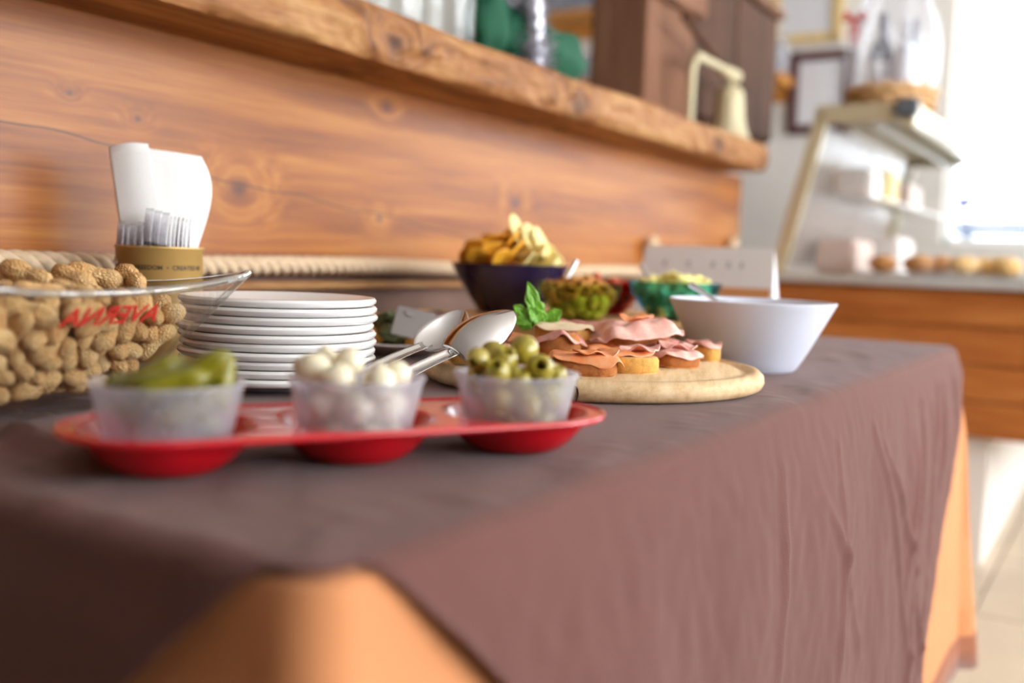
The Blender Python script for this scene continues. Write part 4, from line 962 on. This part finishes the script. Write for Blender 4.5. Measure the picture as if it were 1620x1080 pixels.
PF = [MB().tube([(0.013 * t_, 0.0036 * (1 - t_ * t_) * s, 0.003 * math.sin(t_ * 3)) for t_ in np.linspace(-1, 1, 9)], [0.0042, 0.0056, 0.0064, 0.0058, 0.0064, 0.0058, 0.0064, 0.0056, 0.004], 10).mesh('corn_puff', M['puff']) for s in (1, -1.4)]
fill_bowl(bb, 0.038, 0.076, 0.062, lambda f_, k: PF[k % 2], 'corn_puff', 'pale yellow curled corn puff in the blue glass bowl', 'corn puff', 'corn puffs in the blue bowl', 102, 0.016, 0.0077, 0.036)
M['redsnack'] = simple('red_snack', (190, 84, 50), 0.6, var=0.25, vs=60, bump=0.5, bs=200)
RS = [MB().ball((0, 0, 0), (0.0124, 0.0098, 0.0086), 14, 9, fn=lambda p: 1 + 0.2 * vn(p[0] * 2 + 4, p[1] * 2, p[2] * 2)).mesh('paprika_nut', M['redsnack'])]
fill_bowl(rd_, 0.036, 0.070, 0.058, lambda f_, k: RS[0], 'paprika_nut', 'reddish coated nut in the red glass bowl', 'nut', 'nuts in the red bowl', 54, 0.006, 0.0095, 0.010)

# ------------------------------------------------------------------ white bowl of dip
wc = Vector((0.985, 0.138, TZ)); wb = thing('serving_bowl', 'large plain white conical bowl with dip at the end of the round board', 'bowl', wc)
pr = [(0, 0.003), (0.052, 0.003), (0.055, 0), (0.060, 0), (0.063, 0.003)]
for q in np.linspace(0.1, 1, 12): pr.append((0.063 + 0.047 * q ** 0.92, 0.003 + 0.087 * q))
pr += [(0.1105, 0.0915), (0.1090, 0.0925), (0.1068, 0.0915)]
for q in np.linspace(0.97, 0.08, 12): pr.append((0.0595 + 0.047 * q ** 0.92, 0.006 + 0.084 * q))
pr += [(0.05, 0.008), (0, 0.008)]
MB().lathe(pr, 96).build('bowl_body', M['bowlwhite'], wb)
tag(MB().lathe([(0, 0.0805), (0.06, 0.080), (0.085, 0.0785), (0.0988, 0.0755), (0.0972, 0.0725), (0, 0.072)], 64, rfun=lambda a, j: 1 - 0.01 * math.sin(5 * a) ** 2).build('pink_dip', simple('pale_pink_dip', (240, 214, 206), 0.4, var=0.08, vs=40, bump=0.4, bs=60), None, loc=wc), 'pale pink creamy dip filling the white bowl', 'dip')
dwb = (wc - CAM).dot(FW)
scoop('serving_spoon', 'thin steel spoon resting over the rim of the white bowl', wc, (1142, 482), (1092, 449), dwb + 0.01, dwb + 0.03, M['steel'])

# ------------------------------------------------------------------ white sign holder at the table end
sx = 1.56
q0, q1 = PX(1022, 388, sx), PX(1226, 392, sx)
sg = thing('sign_holder', 'white upright card holder with a tan stripe behind the snack bowls', 'sign', ((q0.x + q1.x) / 2, (q0.y + q1.y) / 2, TZ), 0)
wy = q0.y - q1.y; hz = q0.z - TZ
M['signwhite'] = simple('white_card', (248, 250, 254), 0.5, var=0.02)
M['stripe'] = simple('tan_stripe', (222, 160, 104), 0.6, var=0.06)
M['greyprint'] = simple('pale_grey_print', (206, 208, 214), 0.7, var=0.05)
b = MB(); tl = 0.03
def sp_(q, s, th=0.0): return ((1 - q) * -0.028 - th, s, hz * q)
b.add([(-0.028, -wy / 2 - 0.012, 0), (-0.028, wy / 2 + 0.012, 0), (0, wy / 2, hz), (0, -wy / 2, hz), (0.028, -wy / 2 - 0.012, 0), (0.028, wy / 2 + 0.012, 0)], [(0, 1, 2, 3), (3, 2, 5, 4), (0, 3, 4), (1, 5, 2), (0, 4, 5, 1)])
b.build('card', M['signwhite'], sg, smooth=False)
b = MB().add([(*sp_(0.44, -wy / 2, 0.0006),), (*sp_(0.44, wy / 2, 0.0006),), (*sp_(0.55, wy / 2, 0.0006),), (*sp_(0.55, -wy / 2, 0.0006),)], [(0, 1, 2, 3)]); solid(b.build('stripe', M['stripe'], sg, smooth=False), 0.0006)
for s in (0.33, 0.14, -0.05, -0.17, -0.27):
    b = MB().add([(*sp_(0.76, wy * s - 0.004, 0.0006),), (*sp_(0.76, wy * s + 0.004, 0.0006),), (*sp_(0.84, wy * s + 0.003, 0.0006),), (*sp_(0.84, wy * s - 0.004, 0.0006),)], [(0, 1, 2, 3)]); solid(b.build('printed_mark', M['greyprint'], sg, smooth=False), 0.0004)
for px, lab in ((1032, 'pale knotted rope end hanging by the left edge of the white card holder'), (1160, 'pale knotted rope end peeping above the white card holder')):
    p = PY(px, 385, WALLY - 0.019); e = thing('rope_knot', lab, 'rope knot', p); 
    MB().tube([(0.018 * math.sin(a), -0.004 * math.cos(a), 0.02 * math.cos(a) - 0.01) for a in np.linspace(0, 2 * PI, 24)], 0.011, 10).build('loop', M['rope'], e)
    MB().tube([(0, 0.0, -0.03), (0.002, 0.004, -0.05), (0, 0.012, -0.07)], 0.010, 10).build('tail', M['rope'], e)
#PART5
# ------------------------------------------------------------------ things on the bar slab
SLT = SZ1 + 0.004
def vase_prof(r, h): return [(0, 0), (r * 0.9, 0), (r, 0.006), (r * 1.02, h * 0.5), (r, h), (r - 0.003, h), (r - 0.004, h * 0.5), (r - 0.004, 0.012), (0, 0.010)]
for k, (x, y, r, h, lab) in enumerate(((PY(640, 20, 0.84).x, 0.86, 0.050, 0.26, 'tall clear glass vase standing on the slab'), (PY(716, 40, 0.84).x, 0.85, 0.052, 0.24, 'wide clear glass jar on the slab beside the green bow'))):
    e = thing('glass_vase', lab, 'vase', (x, y, SLT - 0.006)); MB().lathe(vase_prof(r, h), 48).build('vase_body', M['glass'], e)
    MB().tube([(r * math.cos(a), r * math.sin(a), h) for a in np.linspace(0, 2 * PI, 49)], 0.003, 6, False).build('lip', M['glass'], e)
M['greenfelt'] = simple('deep_green_satin', (5, 80, 54), 0.8, var=0.25, vs=25)
M['tinsel'] = simple('silver_white_tinsel', (206, 204, 214), 0.4, 0.3, var=0.1)
gx = PY(835, 70, 0.82); gd = thing('green_bow', 'green satin bow with silver tinsel on the bar slab', 'decoration', (gx.x, 0.82, SLT - 0.004))
def puffy(name, cx, cy, cz, sx, sy, sz, s):
    def fn(p): return 1 + 0.22 * vn(p[0] * 1.6 + s, p[1] * 1.6, p[2] * 1.6) - 0.25 * max(0, -p[0] * s) * 0
    MB().ball((cx, cy, cz), (sx, sy, sz), 28, 18, fn=fn).build(name, M['greenfelt'], gd)
puffy('bow_knot', -0.045, 0.01, 0.080, 0.055, 0.04, 0.06, 8); puffy('bow_loop', 0.11, 0.0, 0.070, 0.115, 0.05, 0.060, 2); puffy('bow_loop', -0.13, 0.02, 0.096, 0.050, 0.045, 0.085, 5)
b = MB()
for i in range(420):
    a = random.uniform(0, 2 * PI); h = random.uniform(0, 0.27); rr = 0.02 + 0.012 * math.sin(h * 40)
    c_ = Vector((-0.035 - (h - 0.1) * 0.18, -0.035, 0.008 + h)); d_ = Vector((math.cos(a), math.sin(a) * 0.7, random.uniform(-0.5, 0.5))) * (0.038 + rr * 0.9)
    s_ = d_.cross(Vector((0, 0, 1))).normalized() * 0.008
    b.add([tuple(c_ - s_), tuple(c_ + s_), tuple(c_ + d_ + s_ * 0.4), tuple(c_ + d_ - s_ * 0.4)], [(0, 1, 2, 3)])
b.tube([(-0.035 - (h - 0.1) * 0.18, -0.035, 0.008 + h) for h in np.linspace(0, 0.28, 8)], 0.022, 8)
o = b.build('tinsel', M['tinsel'], gd, smooth=False); o['kind'] = 'stuff'
# post, hanging cupboard and bell
pa, pb = PY(1020, 120, 0.95).x, PY(1094, 150, 0.95).x
MBp = MB().box(((pa + pb) / 2, 0.95 + 0.075, (SLT + RH) / 2), (pb - pa, 0.15, RH - SLT + 0.006), 0.008)
post = thing('wooden_post', 'square brown wooden post standing on the bar slab up to the ceiling', 'post', (0, 0, 0)); MBp.build('shaft', M['postwood'], post)
MB().box((pa - 0.006, 0.95 + 0.08, (SLT + RH) / 2), (0.02, 0.17, RH - SLT), 0.003).build('side_board', M['postwood'], post)
hz_ = PY(1060, 14, 0.95).z
MB().box(((pa + pb) / 2, 0.95 + 0.07, hz_ + 0.12), (pb - pa + 0.05, 0.2, 0.22), 0.008).build('capital', M['postwood'], post)
ca_, cb_ = pb - 0.002, PY(1222, 120, 1.0).x
cz0, cz1 = PY(1212, 228, 1.0).z, PY(1190, 4, 1.0).z
cp = thing('hanging_cupboard', 'dark brown wooden cupboard hung beside the post at the bar end', 'cupboard', ((ca_ + cb_) / 2, 1.16, cz0))
ww, hh_ = cb_ - ca_, cz1 - cz0
MB().box((0, 0, hh_ / 2), (ww, 0.32, hh_), 0.006).build('cupboard_body', M['darkwood'], cp)
for k in (-1, 1): MB().box((k * ww * 0.245, -0.168, hh_ / 2), (ww * 0.475, 0.018, hh_ * 0.95), 0.004).build('door', M['darkwood'], cp)
MB().box((0.011, -0.01, hh_ + 0.012), (ww + 0.02, 0.37, 0.03), 0.004).build('cornice', M['postwood'], cp)
M['brass'] = simple('pale_aged_brass', (206, 194, 158), 0.5, 0.2, var=0.12, vs=20)
bp = PY(1152, 205, 0.86); bz = PY(1150, 142, 0.86).z
bell = thing('brass_bell', 'pale brass ship bell hung on a curved bracket at the bar end', 'bell', (bp.x, 0.86, SLT + 0.006))
MB().lathe([(0, 0.190), (0.03, 0.188), (0.042, 0.175), (0.046, 0.14), (0.050, 0.09), (0.060, 0.045), (0.078, 0.012), (0.084, 0.0), (0.078, 0.0), (0.056, 0.045), (0.044, 0.1), (0.04, 0.16), (0, 0.175)], 48).build('bell_body', M['brass'], bell)
MB().ball((0, 0, 0.01), 0.016, 14, 10).build('clapper', M['brass'], bell)
lx = PY(1094, 150, 0.86).x - bp.x
MB().tube([(lx, 0.0, -0.0105), (lx - 0.005, 0, 0.10), (lx - 0.004, 0, 0.19), (lx + 0.03, 0, 0.235), (lx * 0.4, 0, 0.235), (0, 0, 0.225), (0, 0, 0.185)], [0.011, 0.011, 0.012, 0.012, 0.012, 0.013, 0.010], 12).build('bracket', M['brass'], bell)
for dx in (-0.05, -0.01, 0.03): MB().ball((dx, -0.004, 0.226), 0.022, 14, 10).build('rosette', M['brass'], bell)
MB().tube([(lx - 0.06, 0.01, 0.33), (0, 0.01, 0.23), (0.30, 0.05, 0.22)], 0.010, 8).build('pull_rod', M['darkwood'], bell)

# ------------------------------------------------------------------ far wall: glass shelves and picture frames
FXW = RX1
def wall_shelf(px0, px1, py, lab, grp, gh):
    a, b_ = PX(px0, py, FXW - 0.12), PX(px1, py, FXW - 0.12); y0, y1 = b_.y, min(a.y, RY1 - 0.05); z = (a.z + b_.z) / 2
    sh = thing('wall_shelf', lab, 'shelf', (FXW - 0.12, (y0 + y1) / 2, z)); 
    MB().box((0, 0, 0), (0.24, y1 - y0, 0.05), 0.004).build('shelf_board', M['shelfwood'], sh)
    MB().box((0.115, 0, -0.06), (0.02, y1 - y0, 0.08), 0.003).build('wall_batten', M['shelfwood'], sh)
    gm = MB().lathe([(0, 0), (0.032, 0), (0.036, gh), (0.034, gh), (0.030, 0.012), (0, 0.01)], 20).mesh('drinking_glass', M['film'])
    n = int((y1 - y0) / 0.085)
    for r_ in (0, 1):
        for i in range(n):
            tag(place(gm, 'drinking_glass', None, (FXW - 0.06 - 0.09 * r_, y0 + 0.05 + i * 0.085, z + 0.025)), 'clear straight drinking glass on the ' + grp, 'glass', 'glasses on the ' + grp)
wall_shelf(760, 1000, 34, 'upper honey-coloured wooden shelf on the far wall behind the bar', 'upper far shelf', 0.19)
wall_shelf(880, 1000, 138, 'lower honey-coloured wooden shelf on the far wall behind the bar', 'lower far shelf', 0.17)
wall_shelf(1212, 1247, 128, 'short wooden shelf on the far wall beside the dark picture frame', 'short far shelf', 0.20)
def picture(px0, py0, px1, py1, frame_m, lab, inner):
    a, b_ = PX(px0, py0, FXW - 0.02), PX(px1, py1, FXW - 0.02); cy, cz_ = (a.y + b_.y) / 2, (a.z + b_.z) / 2; w_, h_ = abs(a.y - b_.y), abs(a.z - b_.z)
    e = thing('picture_frame', lab, 'picture', (FXW - 0.018, cy, cz_)); t_ = 0.05
    b = MB()
    for s in (-1, 1): b.box((0, s * (w_ - t_) / 2, 0), (0.035, t_, h_), 0.004); b.box((0, 0, s * (h_ - t_) / 2), (0.035, w_ - t_, t_), 0.004)
    b.build('frame', frame_m, e); MB().box((0.006, 0, 0), (0.01, w_ - t_, h_ - t_)).build('picture_sheet', inner, e, smooth=False)
M['maroon'] = simple('dark_maroon_frame', (96, 58, 58), 0.5)
M['goldframe'] = simple('pale_gold_frame', (226, 196, 138), 0.5)
M['sheet'] = simple('pale_grey_sheet', (224, 222, 226), 0.7, var=0.04)
picture(1252, 84, 1345, 210, M['maroon'], 'pale sheet in a dark maroon picture frame on the far wall', M['sheet'])
picture(1229, -150, 1330, 64, M['goldframe'], 'large pale sheet in a gold-edged picture frame on the far wall', M['sheet'])

# ------------------------------------------------------------------ end counter with display case
KX = 2.86; KZ = TZ + 0.118; KY0, KY1 = -0.33, 0.76; KX1 = 4.75
z0 = TZ - 0.345
ct = thing('display_counter', 'oak boarded counter carrying the glass display case', 'counter', (KX, (KY0 + KY1) / 2, 0))
nb_ = 4; bh = (KZ - 0.03 - z0) / nb_
cy_ = 0.0; cw = KY1 - KY0
MB().box(((KX1 - KX) / 2 + 0.01, 0, (KZ - 0.03 + z0) / 2), (KX1 - KX - 0.02, cw - 0.03, KZ - 0.03 - z0)).build('carcass', M['darkwood'], ct, smooth=False)
for k in range(nb_):
    MB().box((0.009, 0, z0 + bh * (k + 0.5)), (0.022, cw, bh - 0.004), 0.003).build('end_board', M['counterwood'], ct)
    MB().box(((KX1 - KX) / 2, -cw / 2 + 0.006, z0 + bh * (k + 0.5)), (KX1 - KX, 0.022, bh - 0.004), 0.003).build('front_board', M['counterwood'], ct)
wp = M['wall']
MB().box((0.93, (0.045 + 0.74) / 2 - (KY0 + KY1) / 2, z0 / 2), (1.74, 0.70, z0)).build('plinth', wp, ct, smooth=False)
tag(MB().box(((KX + KX1) / 2 - 0.01, (KY0 + KY1) / 2, KZ - 0.0132), (KX1 - KX + 0.06, cw + 0.04, 0.026), 0.003).build('counter_top', M['steelgrey']), 'flat grey counter top under the glass display case', 'counter top')
CXa, CXb = 3.0, 4.5
M['rear'] = milky('smoky_plastic_door', (214, 196, 184), 0.3)
case = thing('display_case', 'glass food display case with slanted champagne metal frame and lamp hood', 'display case', (CXa, 0.4, KZ))
def rel(x, y, z): return (x - CXa, y - 0.4, z - KZ)
Yb, Yt, Zt = 0.735, 0.612, TZ + 0.64; Yh = 0.345
for x in (CXa, CXb):
    a, b_ = Vector(rel(x, Yb, KZ - 0.001)), Vector(rel(x, Yt, Zt)); mm = frame(a, b_ - a, (1, 0, 0))
    MB().box(((b_ - a).length / 2, 0, 0), ((b_ - a).length, 0.045, 0.035), 0.004, mat=mm).build('strut', M['beige_metal'], case)
MB().box(rel((CXa + CXb) / 2, (Yt + Yh) / 2, Zt + 0.012), (CXb - CXa + 0.05, Yt - Yh + 0.04, 0.022), 0.004).build('hood_top', M['beige_metal'], case)
MB().box(rel((CXa + CXb) / 2, Yh - 0.004, Zt - 0.022), (CXb - CXa + 0.05, 0.03, 0.06), 0.006).build('hood_front', M['beige_metal'], case)
for x in (CXa - 0.014, CXb + 0.014): MB().box(rel(x, (Yt + Yh) / 2, Zt - 0.012), (0.02, Yt - Yh, 0.045), 0.004).build('hood_end', M['beige_metal'], case)
MB().box(rel(CXa - 0.02, Yh + 0.005, Zt + 0.002), (0.05, 0.07, 0.06), 0.01).build('corner_cap', simple('dark_grey_plastic', (92, 98, 106), 0.5), case)
MB().tube([rel(CXa + 0.04, 0.46, Zt - 0.03), rel(CXb - 0.04, 0.46, Zt - 0.03)], 0.014, 10).build('lamp_tube', M['frame_white'], case)
def cg(u, q):
    a = q * PI / 2; return rel(CXa + 0.01 + (CXb - CXa - 0.02) * u, Yh - 0.60 * math.sin(a) ** 1.0, KZ + (Zt - 0.05 - KZ) * math.cos(a) ** 0.9)
solid(MB().grid(cg, 8, 24).build('curved_front_glass', M['glass_thin'], case), 0.005)
for x in (CXa + 0.004, CXb - 0.004):
    v = [rel(x, Yb - 0.02, KZ), rel(x, Yt - 0.02, Zt - 0.02)] + [(x - CXa, cg(0, q)[1], cg(0, q)[2]) for q in np.linspace(0, 1, 14)]
    o = MB().add(v, [tuple(range(len(v)))]).build('side_glass', M['glass_thin'], case, smooth=False); solid(o, 0.005)
MB().box(rel((CXa + CXb) / 2, 0.555, KZ + 0.26), (CXb - CXa - 0.06, 0.20, 0.008), 0.002).build('inner_shelf', M['glass_thin'], case)
mm = frame(Vector(rel(CXa, Yb, KZ)), Vector((0, Yt - Yb, Zt - KZ)), (0, 1, 0.2))
for k, x in enumerate((0.38, 1.12)): MB().box((0.27, x, 0.0), (0.48, 0.72, 0.006), 0.002, mat=mm).build('rear_door', M['rear'], case)
# breads, trays and boxes on the counter
M['crusty'] = simple('brown_baked_crust', (204, 140, 78), 0.6, var=0.3, vs=14, bump=0.6, bs=60)
M['crusty2'] = simple('golden_pastry', (232, 186, 118), 0.6, var=0.2, vs=14, bump=0.5, bs=60)
def loaf(px, py, X, L, r, mt, lab, rz=PI / 2):
    p = PX(px, py, X); o = MB().ball((0, 0, r * 0.60), (L / 2, r * 1.05, r * 0.66), 24, 14, fn=lambda q: 1 + 0.12 * vn(q[0] * 3 + px, q[1] * 2, q[2] * 2)).build('bread_loaf', M[mt], None, loc=(X, p.y, KZ + 0.001 + 0.012)); o.rotation_euler = (0, 0, rz)
    tag(o, lab, 'bread')
trayo = MB().box((0, 0, 0.006), (0.34, 0.60, 0.012), 0.003).build('bread_tray', M['steelgrey'], None, loc=(3.20, 0.20, KZ + 0.0005)); tag(trayo, 'flat grey tray under the loaves in the display case', 'tray')
loaf(1397, 420, 3.13, 0.12, 0.044, 'crusty', 'small dark brown crusty loaf at the end of the case tray', 0.1)
loaf(1453, 420, 3.15, 0.15, 0.048, 'crusty', 'long brown loaf in the middle of the case tray', 0.15)
loaf(1525, 420, 3.15, 0.15, 0.048, 'crusty2', 'golden loaf beside the brown one on the case tray', -0.1)
loaf(1488, 420, 3.30, 0.11, 0.048, 'crusty', 'brown crusty roll pushed behind the long loaf on the case tray', 0.2)
loaf(1558, 420, 3.30, 0.11, 0.048, 'crusty2', 'golden crusty roll pushed behind the pale roll in the case', -0.2)
loaf(1590, 420, 3.17, 0.14, 0.050, 'crusty2', 'pale golden roll next to the white box in the case', 0.1)
M['pack'] = simple('pale_wrapping', (238, 230, 226), 0.5, var=0.06)
M['packy'] = simple('yellow_packet', (240, 214, 130), 0.5, var=0.1)
M['packp'] = simple('pinkish_packet', (222, 198, 188), 0.5, var=0.1)
for x, y, z, s, mt, lab in ((3.30, 0.555, 0.2638, (0.20, 0.12, 0.10), 'pack', 'white packet on the glass shelf of the display case'), (3.62, 0.555, 0.2638, (0.18, 0.10, 0.12), 'packy', 'yellow packet on the glass shelf of the display case'),
                            (4.0, 0.555, 0.2638, (0.26, 0.12, 0.10), 'packp', 'pinkish packet on the glass shelf of the display case'), (3.34, 0.60, 0.0, (0.28, 0.14, 0.12), 'packp', 'pinkish wrapped parcel on the case floor'),
                            (3.7, 0.56, 0.0, (0.30, 0.20, 0.14), 'pack', 'white wrapped parcel on the case floor'), (3.3, -0.172, 0.0, (0.2, 0.12, 0.05), 'pack', 'low white box next to the loaves in the case')):
    o = MB().box((0, 0, s[2] / 2), s, 0.012).build('food_packet', M[mt], None, loc=(x, y, KZ + z)); tag(o, lab, 'packet')
# basket with cellophane-wrapped goods on the hood
hb = Zt + 0.023
bk = thing('wicker_basket', 'low round wicker basket of wrapped goods on the display case hood', 'basket', (3.22, 0.45, hb + 0.003))
M['wicker'] = simple('tan_wicker', (206, 164, 116), 0.8, var=0.3, vs=60, bump=0.8, bs=120)
for k in range(3):
    MB().tube([((0.15 + 0.012 * k) * math.cos(a), (0.115 + 0.01 * k) * math.sin(a), 0.014 + 0.022 * k + 0.004 * math.sin(14 * a + k * PI)) for a in np.linspace(0, 2 * PI, 97)], 0.014, 8, False).build('wicker_ring', M['wicker'], bk)
MB().lathe([(0, 0), (0.145, 0), (0.15, 0.008), (0, 0.010)], 40).build('basket_floor', M['wicker'], bk)
def bottle(x, y, r, h, mt, lab, nm='wine_bottle', cat='bottle'):
    e = thing(nm, lab, cat, (x, y, hb + 0.0128))
    MB().lathe([(0, 0), (r, 0), (r, h * 0.6), (r * 0.85, h * 0.68), (r * 0.4, h * 0.76), (r * 0.36, h * 0.92), (r * 0.42, h * 0.93), (r * 0.42, h), (0, h)], 28).build('bottle_body', mt, e)
    MB().lathe([(r + 0.001, h * 0.18), (r + 0.001, h * 0.48)], 28).build('bottle_label', M['sheet'], e)
M['darkglass'] = simple('dark_blue_glass', (44, 50, 72), 0.15, var=0.1, coat=0.5)
M['ice'] = simple('pale_grey_glass', (214, 214, 220), 0.2, var=0.1)
bottle(3.196, 0.486, 0.036, 0.31, M['darkglass'], 'dark blue bottle with pale label in the wicker basket')
bottle(3.27, 0.40, 0.034, 0.30, M['darkglass'], 'dark bottle behind the blue one in the wicker basket')
bottle(3.165, 0.405, 0.036, 0.28, M['ice'], 'pale frosted bottle in the wicker basket')
bottle(3.277, 0.494, 0.034, 0.29, M['ice'], 'pale bottle nearest the post side of the wicker basket')
def wrap(u, q):
    a = u * 2 * PI; z = 0.03 + q * 0.42; r = (0.15 + 0.03 * math.sin(PI * q)) * (1 - 0.5 * q ** 3) * (1 + 0.10 * math.sin(7 * a + 3 * q) + 0.05 * vn(4 * math.cos(a), 4 * math.sin(a), q * 5))
    return (r * math.cos(a), 0.8 * r * math.sin(a), z)
o = MB().grid(wrap, 90, 24, True).build('cellophane', M['film'], bk)
rib = thing('red_ribbon', 'small red ribbon tied on the cellophane of the basket', 'ribbon', PX(1352, 30, 3.1))
M['redrib'] = simple('red_ribbon_satin', (206, 40, 40), 0.4)
for s in (-1, 1):
    MB().tube([(0, 0, 0), (0, s * 0.03, 0.02), (0, s * 0.035, 0.0), (0, 0, -0.002)], [0.004, 0.009, 0.009, 0.004], 8).build('loop', M['redrib'], rib)
    MB().tube([(0, 0, 0), (0, s * 0.012, -0.04), (0.004, s * 0.008, -0.08)], [0.005, 0.006, 0.003], 8).build('tail', M['redrib'], rib)
# ------------------------------------------------------------------ outside the far window
ow = RX1 + 1.6
M['ground'] = simple('pale_paving', (226, 222, 216), 0.9, var=0.05)  # plain pale paving colour
struct(MB().box((RX1 + 3.2, -1.5, -0.06), (5.8, 12, 0.1)).build('ground_outside', M['ground'], smooth=False))
M['slate'] = simple('slate_blue_metal', (92, 104, 128), 0.4, 0.2)
rl = thing('terrace_railing', 'slate blue metal railing outside the far window', 'railing', (ow, 0, -0.01))
ra, rb2 = PX(1480, 352, ow), PX(1620, 352, ow)
for zz in (PX(1560, 352, ow).z, PX(1560, 366, ow).z): MB().box((0, -0.4, zz), (0.05, 4.4, 0.05), 0.006).build('rail', M['slate'], rl)
for i in range(9): MB().box((0, -2.5 + i * 0.53, PX(1560, 352, ow).z / 2), (0.06, 0.06, PX(1560, 352, ow).z), 0.006).build('baluster', M['slate'], rl)
pz = PX(1525, 318, ow + 0.3); fl_ = thing('pennant', 'small blue triangular pennant on a pole outside the window', 'flag', (pz.x, pz.y, -0.01))
M['bluefab'] = simple('blue_fabric', (70, 74, 160), 0.8)
MB().tube([(0, 0, 0), (0, 0, pz.z + 0.05)], 0.010, 8).build('pole', M['frame_white'], fl_)
o = MB().add([(-0.015, 0.10, pz.z + 0.03), (-0.015, -0.10, pz.z + 0.05), (-0.015, -0.01, pz.z - 0.07)], [(0, 1, 2)]).build('cloth', M['bluefab'], fl_, smooth=False); solid(o, 0.003)
